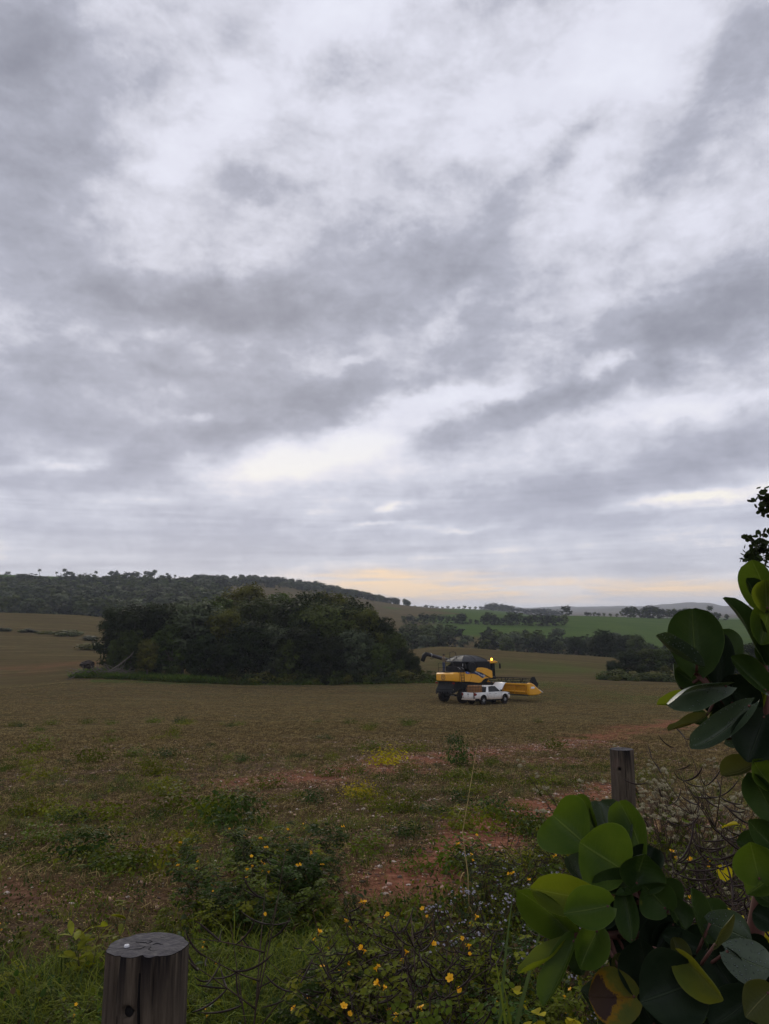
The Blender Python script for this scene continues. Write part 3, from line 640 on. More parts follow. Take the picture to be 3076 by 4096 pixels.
STL = mat('galvanised_rail', (.30, .30, .30), .5, metal=.4, var=.2)
HD = R(52)                                           # heading: 52 degrees to the right of the line of sight
HX, HY = px_of(1779, 72.4), 72.4
cz = np.mean([gz1(HX + a * math.sin(HD) + b * math.cos(HD), HY + a * math.cos(HD) - b * math.sin(HD)) for a in (1, 4.6) for b in (-1.4, 1.4)])
comb = empty('combine_harvester', (HX, HY, cz), -HD)  # local y runs forward, x to its right
tag(comb, 'big yellow and black combine harvester with raised header and lit beacon', 'harvester')
# slope of the field under the machine
ex = (gz1(HX + 6*math.sin(HD), HY + 6*math.cos(HD)) - gz1(HX, HY)) / 6; ey = (gz1(HX + 2*math.cos(HD), HY - 2*math.sin(HD)) - gz1(HX - 2*math.cos(HD), HY + 2*math.sin(HD))) / 4
comb.rotation_mode = 'XYZ'
comb.matrix_world = Matrix.Translation((HX, HY, cz - 3 * 0)) @ Matrix.Rotation(-HD, 4, 'Z') @ Matrix.Rotation(math.atan(ex), 4, 'X') @ Matrix.Rotation(-math.atan(ey), 4, 'Y')
comb.location.z = gz1(HX, HY) + .02
W = 1.45
# rear hood with rounded corners
def rrect(x0, x1, z0, z1, r_, y, n=4):
    out = []
    for cx_, cz_, a0 in ((x1-r_, z1-r_, 0), (x0+r_, z1-r_, 90), (x0+r_, z0+r_, 180), (x1-r_, z0+r_, 270)):
        for i in range(n + 1):
            a = R(a0 + 90 * i / n); out.append((cx_ + r_ * math.cos(a), y, cz_ + r_ * math.sin(a)))
    return out
m = MB(); m.loft([rrect(-1.18, 1.18, 2.18, 2.82, .08, -.10), rrect(-1.30, 1.30, 2.12, 2.92, .12, .04), rrect(-1.36, 1.36, 2.08, 2.96, .12, .30), rrect(-1.40, 1.40, 2.08, 2.97, .10, .62)])
m.build('rear_hood', YEL, comb, smooth=True, bevel=.02)
# side panels: rear panel, lower sweeping panel, upper front panel
def side_panel(name, poly, x, th=.10, mats=YEL, bev=.035, sides=(1, -1)):
    for s in sides:
        mm = MB(); mm.prism(poly, s * x, s * (x - th), 'x'); mm.build(name, mats, comb, bevel=bev, seg=3)
side_panel('side_panel', [(.64,2.08),(1.95,2.02),(2.25,2.55),(2.05,2.90),(1.55,2.97),(.64,2.97)], W)
side_panel('side_panel', [(1.98,2.02),(3.3,1.86),(3.62,1.90),(3.95,2.14),(4.35,2.28),(4.95,2.26),(4.62,2.36),(4.10,2.56),(3.78,2.32),(3.30,2.60),(2.72,2.80),(2.28,2.86),(2.10,2.86),(2.28,2.55)], W)
side_panel('side_panel', [(2.95,3.00),(3.05,3.28),(3.28,3.37),(3.85,3.36),(4.5,3.26),(5.02,3.08),(5.26,2.98),(5.30,2.30),(5.06,2.27),(4.45,2.52),(3.72,2.84),(3.20,2.96)], W + .02, .12)
# blue band and its print
side_panel('decal_band', [(2.05,2.83),(2.45,2.93),(2.90,2.985),(3.18,2.945),(3.70,2.825),(4.36,2.53),(3.84,2.30),(3.30,2.58),(2.72,2.76)], W + .008, .05, BLUE, .0)
side_panel('decal_shield', [(1.42,2.93),(1.52,3.03),(1.72,3.02),(2.0,2.90),(2.06,2.82),(1.8,2.79),(1.52,2.84)], W + .012, .04, mat('bright_blue', (.02, .09, .35), .4, var=.05), .012)
def text(name, s, size, loc, rot, m_, parent, ext=.004):
    c = bpy.data.curves.new(name, 'FONT'); c.body = s; c.size = size; c.extrude = ext; c.align_x = 'CENTER'; c.align_y = 'CENTER'; c.materials.append(m_)
    tmp = bpy.data.objects.new(name, c); COL.objects.link(tmp); bpy.context.view_layer.update()
    me = bpy.data.meshes.new_from_object(tmp.evaluated_get(bpy.context.evaluated_depsgraph_get())); bpy.data.objects.remove(tmp); bpy.data.curves.remove(c)
    o = bpy.data.objects.new(name, me); COL.objects.link(o); o.parent = parent; o.location = loc; o.rotation_euler = rot; return o
text('lettering', 'NEW HOLLAND', .17, (W + .012, 3.32, 2.755), (R(90), R(24), R(90)), WHT, comb)
text('lettering', 'CR', .14, (W + .018, 1.74, 2.905), (R(90), 0, R(90)), WHT, comb)
def emblem(name, x, y, z, s, axis):
    e = MB()
    for q in range(14):
        a0, a1 = R(102 + q * 24), R(102 + (q + 1) * 24); pts = [(math.cos(a0)*s, math.sin(a0)*s), (math.cos(a1)*s, math.sin(a1)*s), (math.cos(a1)*s*.78, math.sin(a1)*s*.78), (math.cos(a0)*s*.78, math.sin(a0)*s*.78)]
        e.prism(pts, 0, .006, 'x')
    for k in (-1, 0, 1): e.prism([(k*s*.1, -s*.75), (k*s*.42 + s*.10, s*.45), (k*s*.42, s*.62), (k*s*.42 - s*.10, s*.45)], 0, .006, 'x')
    o = e.build(name, WHT if axis == 'x' else MUD, comb); o.location = (x, y, z)
    if axis == 'y': o.rotation_euler = (0, 0, R(-90))
    return o
emblem('emblem', W + .012, 4.02, 2.53, .12, 'x'); emblem('emblem', -.15, -.11, 2.50, .30, 'y')
# grain tank, engine deck, tank cover
m = MB(); m.prism([(2.35,2.95),(5.0,2.95),(5.15,3.1),(5.10,3.98),(2.1,4.02),(2.1,3.4)], -1.34, 1.34, 'x'); m.build('grain_tank', BLK, comb, bevel=.03)
m = MB(); rings = []
base = [(-1.3, 1.15), (0, 1.05), (1.3, 1.15), (1.42, 3.0), (1.3, 4.75), (0, 4.85), (-1.3, 4.75), (-1.42, 3.0)]
def ring(f, z): return [((x) * f, 2.95 + (y - 2.95) * f, z) for x, y in base]
m.loft([ring(1.04, 3.95), ring(1.0, 4.06), ring(.78, 4.30), ring(.52, 4.50), ring(.26, 4.585), ring(.05, 4.60)])
m.build('tank_cover', TARP, comb)
for i in range(8):
    x, y = base[i]; t_ = MB(); t_.tube([(x*f, 2.95+(y-2.95)*f, z + .015) for f, z in ((1.0,4.06),(.78,4.30),(.52,4.50),(.05,4.62))], .022, 5); t_.build('cover_rib', DKG, comb)
m = MB(); m.box(-1.25, 1.25, .62, 2.1, 2.98, 3.05); m.box(-.9, .7, .95, 2.08, 3.06, 3.55); m.box(-.5, .95, 1.3, 2.08, 3.55, 3.88); m.box(.75, 1.2, 1.05, 1.5, 3.06, 3.42)
m.tube([(.2, 1.0, 3.3), (.2, 1.0, 3.95), (.3, 1.25, 4.0)], .09, 8); m.tube([(-.7, 1.2, 3.5), (-.7, 1.8, 3.75)], .16, 8); m.tube([(.5, .9, 3.1), (.9, 1.3, 3.5), (.9, 1.9, 3.7)], .05, 6); m.box(.95, 1.3, 1.6, 1.75, 3.3, 3.75)
m.build('engine', DKG, comb, bevel=.03)
m = MB(); m.box(.98, 1.02, 1.52, 1.56, 3.55, 3.80); m.build('engine_tag', WHT, comb)
m = MB(); m.lathe([(.0, 1.30), (.50, 1.30), (.54, 1.36), (.54, 1.56), (.49, 1.60), (.0, 1.60)], (0, 2.28, 3.45), 'x', 32); m.build('rotary_screen', BLK, comb, smooth=False)
m = MB(); m.lathe([(.43, 1.605), (.46, 1.615), (.46, 1.63), (.43, 1.64)], (0, 2.28, 3.45), 'x', 32, True); m.box(1.602, 1.62, 2.26, 2.30, 2.99, 3.91); m.build('screen_ring', DKG, comb)
# unloading auger folded back along the left side
m = MB(); m.tube([(-1.45, 3.2, 3.72), (-1.5, 2.6, 3.95), (-1.5, .6, 4.42), (-1.5, -.95, 4.78)], [.19, .19, .185, .18], 14); m.build('auger_tube', AUG, comb, smooth=True)
m = MB(); m.tube([(-1.5, -.90, 4.77), (-1.5, -1.15, 4.80), (-1.5, -1.38, 4.60), (-1.5, -1.62, 4.12)], [.21, .22, .23, .20], 12); m.build('auger_spout', BLK, comb, smooth=True)
m = MB(); m.lathe([(.205, 0), (.215, .04), (.205, .10)], (-1.5, -.55, 4.69), 'y', 14); m.build('auger_collar', STL, comb)
m = MB(); m.tube([(-1.5, -.1, 4.40), (-1.5, -.35, 4.28), (-1.5, -.55, 4.34)], .03, 5); m.build('auger_rest', BLK, comb)
# guard rails of the engine deck
def rail(pts, r_=.022, name='guard_rail', mm=BLK):
    t = MB(); t.tube(pts, r_, 6); return t.build(name, mm, comb)
rail([(-1.15, .18, 2.96), (-1.15, .18, 3.86), (-.4, .12, 3.88), (.05, .12, 3.86), (.05, .12, 2.96)])
rail([(-1.15, .18, 3.42), (-.4, .12, 3.44), (.05, .12, 3.42)])
rail([(-1.15, .18, 3.86), (-1.2, 1.0, 3.86), (-1.2, 1.0, 2.98)]); rail([(.05, .12, 3.86), (.35, .6, 3.80), (.4, .8, 3.0)])
rail([(-.55, 1.25, 3.9), (-.5, 1.2, 4.35), (-.45, 1.2, 4.95), (-.05, 1.35, 4.98), (.15, 1.4, 4.9), (.25, 1.45, 4.3), (.45, 1.55, 3.98)], .03); rail([(-.48, 1.2, 4.42), (.22, 1.42, 4.40)])
# ladder on the right rear side
rail([(1.52, .72, 3.28), (1.56, .74, 2.0), (1.66, .82, .45)], .026, 'ladder_rail'); rail([(1.52, 1.16, 3.28), (1.56, 1.16, 2.0), (1.66, 1.20, .45)], .026, 'ladder_rail')
for i in range(10):
    z = .55 + i * .27; f = (3.0 - z) / 2.5; x = 1.53 + .13 * max(0, f) ** 1.3; y0 = .73 + .09 * max(0, f)
    t = MB(); t.box(x - .03, x + .03, y0, y0 + .42, z - .018, z + .018); t.build('rung', BLK, comb)
rail([(1.50, .72, 3.28), (1.2, .75, 3.45), (.9, .9, 3.45)], .024, 'hand_rail', STL); rail([(1.50, 1.18, 3.28), (1.1, 1.25, 3.42), (1.0, 1.5, 3.42)], .024, 'hand_rail', STL)
# underside: straw chopper, chassis, axle
m = MB(); m.prism([(.25,2.08),(.10,1.75),(-.15,1.35),(-.05,1.05),(.5,1.1),(.9,1.4),(3.2,1.5),(4.4,1.55),(4.9,2.1),(4.9,2.25),(.25,2.25)], -1.18, 1.18, 'x'); m.build('chassis', BLK, comb, bevel=.03)
m = MB(); m.prism([(-.02,1.5),(-.22,1.15),(-.18,.95),(.15,1.0),(.35,1.35)], -1.25, 1.25, 'x'); m.build('straw_chopper', BLK, comb, bevel=.04)
for i in range(7):
    t = MB(); x = -1.05 + i * .35; t.box(x - .015, x + .015, -.30, -.20, .86, 1.10); t.build('spreader_vane', DKG, comb)
m = MB(); m.box(-1.2, 1.2, .95, 1.15, .62, .82); m.tube([(-.3, .6, .9), (.2, .9, .75)], .05, 6); m.build('rear_axle', DKG, comb)
m = MB(); m.box(-1.3, 1.3, 4.35, 4.85, .75, 1.15); m.build('front_axle', DKG, comb)
for x in (-1.22, 1.22):
    t = MB(); t.box(x - .16, x + .16, -.06, .0, 1.86, 2.02); t.build('tail_light', REDL, comb, bevel=.015)
t = MB(); t.box(.95, 1.25, -.10, -.05, 1.28, 1.36); t.build('number_plate', mat('pale_plate', (.55, .52, .35), .5), comb)
t = MB(); t.box(-.25, .25, .93, .95, .66, .70); t.build('axle_label', WHT, comb)
def wheel(parent, x, y, r_, w, rim_r, lugs, s, rimm=YELD, name='wheel'):
    e = bpy.data.objects.new(name, None); COL.objects.link(e); e.parent = parent; e.location = (x, y, r_); e.empty_display_size = .2
    t = MB(); k = w / 2
    t.lathe([(rim_r, -k*.8), (rim_r*1.12, -k*.95), (r_*.86, -k), (r_*.955, -k*.86), (r_*.965, 0), (r_*.955, k*.86), (r_*.86, k), (rim_r*1.12, k*.95), (rim_r, k*.8)], (0,0,0), 'x', 32)
    for i in range(lugs):
        a = 2 * math.pi * i / lugs
        for sd_ in (-1, 1):
            a2 = a + (math.pi / lugs if sd_ > 0 else 0); da = 2.2 / lugs
            def pp(rad, ang, xx): return (xx, rad * math.cos(ang), rad * math.sin(ang))
            vs = []
            for rad in (r_*.94, r_): vs += [pp(rad, a2, 0), pp(rad, a2 + da*.5, 0), pp(rad, a2 + da + da*.5, sd_*k*.97), pp(rad, a2 + da, sd_*k*.97)]
            t.add(vs, [(0,3,2,1),(4,5,6,7),(0,1,5,4),(1,2,6,5),(2,3,7,6),(3,0,4,7)])
    t.build('tyre', RUB, e, smooth=False)
    q = MB(); q.lathe([(rim_r*1.02, -k*.8), (rim_r*1.02, k*.82*1), (rim_r*.92, k*.75), (rim_r*.8, k*.3*s), (rim_r*.32, k*.25*s), (rim_r*.28, k*.5*s), (0.001, k*.52*s)], (0,0,0), 'x', 24); q.build('rim', rimm, e, smooth=False)
    return e
for s in (-1, 1): wheel(comb, s * 1.36, 1.05, .64, .50, .32, 18, s, DKG)
for s in (-1, 1): wheel(comb, s * 1.70, 4.60, .95, .72, .45, 20, s)
# cab
m = MB(); m.box(-.85, .85, 5.02, 5.08, 2.35, 3.72); m.box(-.9, .9, 5.0, 6.4, 2.15, 2.35); 
for x, y in ((-.84, 6.3), (.84, 6.3), (.84, 5.15), (-.84, 5.15)): m.tube([(x, y, 2.3), (x * .97, y - .03, 3.75)], .05, 6)
m.build('cab_frame', BLK, comb)
m = MB(); m.box(.80, .83, 5.18, 6.26, 2.4, 3.7); m.build('side_window', GLS, comb); m = MB(); m.box(-.83, -.80, 5.18, 6.26, 2.4, 3.7); m.build('side_window', GLS, comb)
m = MB(); m.box(-.80, .80, 6.28, 6.31, 2.4, 3.7); m.build('windscreen', GLS, comb)
m = MB(); m.prism([(4.98,3.72),(5.0,3.90),(5.3,3.99),(6.3,3.98),(6.62,3.90),(6.70,3.78),(6.55,3.72)], -.98, .98, 'x'); m.build('cab_roof', YEL, comb, bevel=.05, seg=3)
m = MB(); m.lathe([(.0, 0), (.09, 0), (.09, .05)], (.80, 5.95, 3.985), 'z', 12); m.build('beacon_base', BLK, comb)
m = MB(); m.lathe([(.085, .05), (.09, .18), (.07, .24), (.001, .26)], (.80, 5.95, 3.985), 'z', 14); bo = m.build('beacon', AMB, comb, smooth=True)
bl = bpy.data.lights.new('beacon_glow', 'POINT'); bl.energy = 9; bl.color = (1, .5, .08); bl.shadow_soft_size = .09; blo = bpy.data.objects.new('beacon_glow', bl); COL.objects.link(blo); blo.parent = bo; blo.location = (.80, 5.95, 4.36)
rail([(.95, 6.35, 3.80), (1.25, 6.45, 3.78), (1.45, 6.45, 3.72)], .02, 'mirror_arm')
m = MB(); m.box(1.33, 1.55, 6.42, 6.50, 3.18, 3.70); m.build('mirror', BLK, comb, bevel=.02)
m = MB(); m.prism([(4.9,2.15),(5.3,2.15),(6.4,1.35),(6.85,.95),(6.85,.75),(6.2,.85),(5.0,1.35)], -.7, .7, 'x'); m.build('feeder_house', YELD, comb, bevel=.03)
# header, lifted off the ground
HW = 4.6
hz0 = .62
m = MB(); m.box(-HW, HW, 6.84, 6.98, hz0 + .92, hz0 + 1.10); m.build('header_beam', YEL, comb, bevel=.03)
m = MB(); m.box(-HW, HW, 6.86, 7.05, hz0 + .22, hz0 + .36); m.build('header_beam', YEL, comb, bevel=.03)
m = MB(); m.prism([(7.0,hz0+1.05),(6.97,hz0+.05),(7.4,hz0-.02),(8.35,hz0-.04),(8.35,hz0),(7.5,hz0+.04),(7.04,hz0+.12),(7.06,hz0+1.05)], -HW, HW, 'x'); m.build('header_trough', YELD, comb)
m = MB(); m.box(-HW, HW, 6.90, 7.2, hz0 - .10, hz0 - .02); m.build('header_skid', BLK, comb)
for x in (-4.4, -2.9, -1.4, 1.4, 2.9, 4.4): t = MB(); t.box(x - .04, x + .04, 6.85, 6.97, hz0 + .03, hz0 + .93); t.build('header_post', YELD, comb)
for s in (-1, 1):
    prof_ = [(6.80, hz0 - .02), (6.78, hz0 + 1.12), (7.05, hz0 + 1.20), (7.55, hz0 + 1.02), (8.1, hz0 + .62), (8.6, hz0 + .30), (8.75, hz0 + .18), (8.3, hz0 - .02), (7.6, hz0 - .06)]
    t = MB(); t.prism(prof_, s * (HW - .02), s * (HW + .38), 'x'); t.build('end_divider', YEL, comb, bevel=.11, seg=4)
    t = MB(); t.tube([(s*(HW+.18), 8.5, hz0+.32), (s*(HW+.18), 8.98, hz0+.16), (s*(HW+.18), 9.1, hz0+.12)], [.14, .07, .02], 8); t.build('divider_tip', mat('worn_white', (.5, .47, .42), .6), comb, smooth=True)
    t = MB(); t.prism([(6.98,hz0+.62),(7.05,hz0+.80),(7.5,hz0+.80),(7.62,hz0+.70),(7.5,hz0+.60)], s*(HW+.386), s*(HW+.40), 'x'); t.build('divider_decal', WHT, comb, bevel=.02)
m = MB(); m.lathe([(.14, -HW+.1), (.14, HW-.1)], (0, 7.55, hz0 + .35), 'x', 12)
for k in range(90):
    a = k * .55; x = -HW + .2 + k * (HW * 2 - .4) / 90
    m.box(x - .01, x + .01, 7.55 + .2*math.cos(a) - .06, 7.55 + .2*math.cos(a) + .06, hz0 + .35 + .2*math.sin(a) - .06, hz0 + .35 + .2*math.sin(a) + .06)
m.build('header_auger', DKG, comb)
RZ, RY, RRr = hz0 + 1.02, 8.05, .58
m = MB(); m.lathe([(.09, -HW+.15), (.09, HW-.15)], (0, RY, RZ), 'x', 10); m.build('reel_tube', BLK, comb)
for k in range(6):
    a = R(60 * k + 15); y, z = RY + RRr * math.cos(a), RZ + RRr * math.sin(a)
    t = MB(); t.tube([(-HW + .12, y, z), (HW - .12, y, z)], .035, 6); bat = t.build('reel_bat', BLK, comb)
    t = MB()
    for q in range(60):
        x = -HW + .25 + q * (2*HW - .5) / 59; t.add([(x-.012, y, z), (x+.012, y, z), (x+.004, y-.03, z-.24), (x-.004, y-.03, z-.24)], [(0,1,2,3)])
    tn = t.build('tines', DKG, bat); tn['kind'] = 'stuff'
for x in [-HW + .14, -3.3, -1.65, 0, 1.65, 3.3, HW - .14]:
    t = MB()
    for k in range(6):
        a = R(60 * k + 15); t.tube([(x, RY, RZ), (x, RY + RRr * math.cos(a), RZ + RRr * math.sin(a))], .03, 5)
    t.build('reel_spider', BLK, comb)
for s in (-1, 1):
    t = MB(); t.prism([(7.45,hz0+1.35),(7.75,hz0+1.72),(8.2,hz0+1.72),(8.55,hz0+1.15),(8.75,hz0+1.0),(8.5,hz0+.62),(8.05,hz0+.42),(7.7,hz0+.6)], s*(HW-.10), s*(HW-.06), 'x'); t.build('reel_end_plate', BLK, comb, bevel=.01)
    t = MB(); t.tube([(s*(HW-.02), 7.0, hz0+1.12), (s*(HW-.02), 7.6, hz0+1.3), (s*(HW-.02), 8.1, hz0+1.05)], .06, 6); t.build('reel_arm', BLK, comb)
m = MB(); m.tube([(-HW+.1, 7.25, hz0+1.62), (HW-.1, 7.25, hz0+1.62)], .05, 6)
for x in (1.6, 3.6, -1.6, -3.6): m.tube([(x - .22, 7.25, hz0 + 1.60), (x, 7.1, hz0 + 1.18), (x + .22, 7.25, hz0 + 1.60)], .045, 5)
m.build('reel_beam', BLK, comb)

# ------------------------------------------------------------------ person on the engine deck
JEAN = mat('blue_jeans', (.045, .065, .13), .85, var=.2, vscale=8); SHIRT = mat('khaki_shirt', (.17, .13, .085), .85, var=.2, vscale=8); SKIN = mat('skin', (.20, .105, .07), .6, var=.1); CAP = mat('dark_cap', (.02, .018, .018), .8)
def person(loc, rz):
    V = []; E = []; RADS = []; M_ = []
    def j(p, r_, par=None):
        V.append(p); RADS.append(r_)
        if par is not None: E.append((par, len(V) - 1))
        return len(V) - 1
    pel = j((0,0,.93), (.155,.115)); wai = j((0,.01,1.10), (.145,.105), pel); che = j((0,.0,1.30), (.175,.12), wai); nb = j((0,-.01,1.46), (.075,.07), che); nk = j((0,.0,1.53), (.055,.055), nb); hd = j((0,.02,1.62), (.078,.095), nk); ht = j((0,.015,1.70), (.072,.085), hd); j((0, .11, 1.60), (.022, .025), hd)
    for s in (-1, 1):
        hp = j((s*.10,0,.86), (.098,.10), pel); kn = j((s*.115,.03,.50), (.062,.066), hp); an = j((s*.12,-.01,.10), (.046,.05), kn); ft = j((s*.13,.07,.045), (.042,.04), an); j((s*.14,.17,.035), (.035,.028), ft)
        sh = j((s*.20,-.01,1.40), (.062,.065), che); elb = j((s*.27,-.02 + .06*(s>0),1.13), (.045,.047), sh); wr = j((s*.22,.16,1.00), (.032,.034), elb); pa = j((s*.20,.23,.99), (.034,.02), wr)
        for k in range(4): f = j((s*(.20 - .018*(k-1.5)), .285 - .004*abs(k-1.5), .975), (.010,.010), pa); j((s*(.20 - .018*(k-1.5)), .315, .950), (.008,.008), f)
        j((s*.165,.25,.985), (.011,.011), pa)
    me = bpy.data.meshes.new('person'); me.from_pydata(V, E, []); o = link('person', me)
    sk = o.modifiers.new('skin', 'SKIN'); sk.use_smooth_shade = True
    for i, r_ in enumerate(RADS): me.skin_vertices[0].data[i].radius = r_
    me.skin_vertices[0].data[0].use_root = True
    ss = o.modifiers.new('sub', 'SUBSURF'); ss.levels = 1; ss.render_levels = 1
    # colour by height on the body: one figure, clothes follow it
    m_ = bpy.data.materials.new('person_clothes'); m_.use_nodes = True; q = G(m_.node_tree); bs = m_.node_tree.nodes['Principled BSDF']; bs.inputs['Roughness'].default_value = .85
    co = q.sep(q.n('ShaderNodeTexCoord').outputs['Object']); z = co[2]; y = co[1]
    arm = q.m('MULTIPLY', q.m('GREATER_THAN', y, .13), q.m('LESS_THAN', z, 1.06))
    cc = q.mix(q.m('GREATER_THAN', z, .97), (.045,.065,.13), (.17,.13,.085)); cc = q.mix(q.m('GREATER_THAN', z, 1.50), cc, (.20,.105,.07)); cc = q.mix(q.m('MULTIPLY', arm, q.m('GREATER_THAN', z, .6)), cc, (.20,.105,.07)); cc = q.mix(q.m('LESS_THAN', z, .13), cc, (.03,.022,.016))
    q.put(bs.inputs['Base Color'], cc); me.materials.append(m_)
    o.location = loc; o.rotation_euler = (0, 0, rz)
    c = MB(); c.lathe([(.098, 1.655), (.102, 1.70), (.085, 1.755), (.04, 1.785), (.001, 1.79)], (0, .015, 0), 'z', 14); c.prism([(-.075,.09),(.075,.09),(.06,.19),(-.06,.19)], 1.66, 1.675, 'z'); c.build('cap', CAP, o, smooth=True)
    for s in (-1, 1):
        e_ = MB(); e_.lathe([(.001,-.012),(.012,0),(.001,.012)], (s*.032,.105,1.635), 'y', 8); e_.build('eye', BLK, o)
        e_ = MB(); e_.lathe([(.001,-.01),(.026,0),(.001,.012)], (s*.085,.01,1.62), 'x', 8); e_.build('ear', SKIN, o)
    e_ = MB(); e_.box(-.022, .022, .108, .112, 1.562, 1.568); e_.build('mouth', mat('lips', (.14,.05,.045), .6), o)
    tag(o, 'person in khaki shirt, blue jeans and dark cap standing on the harvester deck', 'person'); return o
pw = comb.matrix_world @ Vector((-.62, .42, 2.985))
person(tuple(pw), R(-60))
for v in (MB().box(-1.3, .5, .1, .75, 2.975, 2.985),): v.build('deck_plate', DKG, comb)

# ------------------------------------------------------------------ white pickup
def white_mat():
    m_ = bpy.data.materials.new('white_paint'); m_.use_nodes = True; nt = m_.node_tree; q = G(nt); bs = nt.nodes['Principled BSDF']; bs.inputs['Roughness'].default_value = .35; bs.inputs['Coat Weight'].default_value = .3
    co = q.n('ShaderNodeTexCoord').outputs['Object']; z = q.sep(co)[2]
    f = q.mapr(q.m('ADD', z, q.m('MULTIPLY', q.m('SUBTRACT', q.noise(co, 3.0, 6, .65), .5), .55)), .50, .95, .85, .04)
    f2 = q.mapr(q.noise(co, 14, 5, .7), .5, .75, 0, .25)
    q.put(bs.inputs['Base Color'], q.mix(q.m('MAXIMUM', f, f2), (.74, .74, .72), (.30, .21, .13))); q.put(bs.inputs['Roughness'], q.mapr(f, 0, 1, .3, .8)); return m_
WP = white_mat()
TH = R(52); TY = 69.6; TX = px_of(1868, TY)
truck = empty('pickup_truck', (TX, TY, gz1(TX, TY)), -TH); tag(truck, 'muddy white double cab pickup parked beside the harvester with its bonnet open', 'pickup')
tex = (gz1(TX + 5*math.sin(TH), TY + 5*math.cos(TH)) - gz1(TX, TY)) / 5; tey = (gz1(TX + 1.6*math.cos(TH), TY - 1.6*math.sin(TH)) - gz1(TX - 1.6*math.cos(TH), TY + 1.6*math.sin(TH))) / 3.2
truck.matrix_world = Matrix.Translation((TX, TY, gz1(TX, TY))) @ Matrix.Rotation(-TH, 4, 'Z') @ Matrix.Rotation(math.atan(tex), 4, 'X') @ Matrix.Rotation(-math.atan(tey), 4, 'Y')
HWT = .88
def arch(cy, r_, z0, n=10): return [(cy + r_ * math.cos(a), z0 + r_ * math.sin(a)) for a in np.linspace(math.pi, 0, n)]
AX1, AX2, WR = 1.18, 4.18, .40
# bed sides, front wings, sills: outer shell pieces
for s in (-1, 1):
    t = MB(); t.prism([(.06,.62),(AX1-.52,.58)] + arch(AX1, .50, .50) + [(AX1+.52,.50),(1.88,.48),(1.62,1.16),(.06,1.15)], s*HWT, s*(HWT-.10), 'x'); t.build('bed_side', WP, truck, bevel=.035, seg=3)
    t = MB(); t.prism([(3.66,.46)] + arch(AX2, .50, .48) + [(4.86,.62),(4.93,.86),(4.84,1.02),(4.35,1.12),(3.70,1.14)], s*HWT, s*(HWT-.14), 'x'); t.build('front_wing', WP, truck, bevel=.05, seg=3)
    t = MB(); t.prism([(2.66,.46),(3.64,.46),(3.68,1.14),(2.72,1.16)], s*(HWT), s*(HWT-.08), 'x'); d_ = t.build('door', WP, truck, bevel=.02)
    h_ = MB(); h_.box(min(s*HWT, s*(HWT+.03)), max(s*HWT, s*(HWT+.03)), 2.80, 3.0, .985, 1.02); h_.build('handle', mat('chrome_grey', (.25,.25,.25), .4, metal=.6), d_)
    t = MB(); t.prism([(1.90,.48),(2.64,.46),(2.70,1.16),(1.66,1.16)], s*(HWT), s*(HWT-.08), 'x'); d_ = t.build('door', WP, truck, bevel=.02)
    h_ = MB(); h_.box(min(s*HWT, s*(HWT+.03)), max(s*HWT, s*(HWT+.03)), 1.98, 2.18, 1.0, 1.035); h_.build('handle', mat('chrome_grey2', (.25,.25,.25), .4, metal=.6), d_)
    t = MB(); t.box(min(s*.80,s*.92), max(s*.80,s*.92), 1.8, 3.62, .38, .45); t.build('side_step', BLK, truck)
    t = MB(); t.prism([(3.50,1.18),(3.62,1.18),(3.66,1.34),(3.55,1.36)], s*.88, s*1.06, 'x'); t.build('mirror', BLK, truck, bevel=.03)
    # flared arch
    for cy in (AX1, AX2):
        t = MB(); o_ = arch(cy, .53, .48, 14); i_ = arch(cy, .46, .48, 14)
        t.prism(o_ + i_[::-1], s*(HWT-.02), s*(HWT+.035), 'x'); t.build('wheel_arch', WP, truck, bevel=.012)
        wheel(truck, s*.76, cy, WR, .27, .22, 22, s, DKG)
        for k in range(6):
            a = R(60*k); sp_ = MB(); sp_.tube([(s*(.76+.115), cy, WR), (s*(.76+.12), cy + .19*math.cos(a), WR + .19*math.sin(a))], [.03,.025], 5); sp_.build('wheel_spoke', STL, truck)
    t = MB(); t.prism([(.02,.86),(.0,1.12),(.10,1.14),(.32,1.02),(.22,.88)], s*(HWT+.008), s*(HWT-.10), 'x'); t.build('tail_light', REDL, truck, bevel=.02)
    t = MB(); t.prism([(4.72,.80),(4.90,.82),(4.86,.98),(4.58,1.03)], s*(HWT+.004), s*(HWT-.25), 'x'); t.build('headlight', GLS, truck, bevel=.02)
t = MB(); t.box(-HWT+.24, HWT-.24, .0, .07, .62, 1.15); tg_ = t.build('tailgate', WP, truck, bevel=.02)
t = MB(); t.box(-.10, .10, -.02, .0, .98, 1.05); t.build('handle', BLK, tg_); t = MB(); t.box(-.04, .04, -.012, .0, .80, .88); t.build('badge', DKG, tg_)
t = MB(); t.box(-HWT+.03, HWT-.03, -.10, .12, .46, .60); t.build('rear_bumper', WP, truck, bevel=.04)
t = MB(); t.box(-HWT+.1, HWT-.1, .07, 1.62, .66, .72); t.box(-HWT+.1, HWT-.1, 1.56, 1.64, .70, 1.16); t.build('bed_floor', DKG, truck)
t = MB(); t.box(-.72, .72, .25, 4.75, .36, .56); t.build('underbody', BLK, truck)
t = MB(); t.box(-HWT+.08, HWT-.08, 4.72, 4.97, .44, .80); t.build('front_bumper', WP, truck, bevel=.06)
t = MB(); t.box(-.60, .60, 4.80, 4.90, .80, 1.0); t.build('grille', BLK, truck)
t = MB(); t.box(-.74, .74, 3.72, 4.80, .58, .98); t.box(-.35, .35, 3.9, 4.6, .98, 1.06); t.build('engine_bay', BLK, truck)
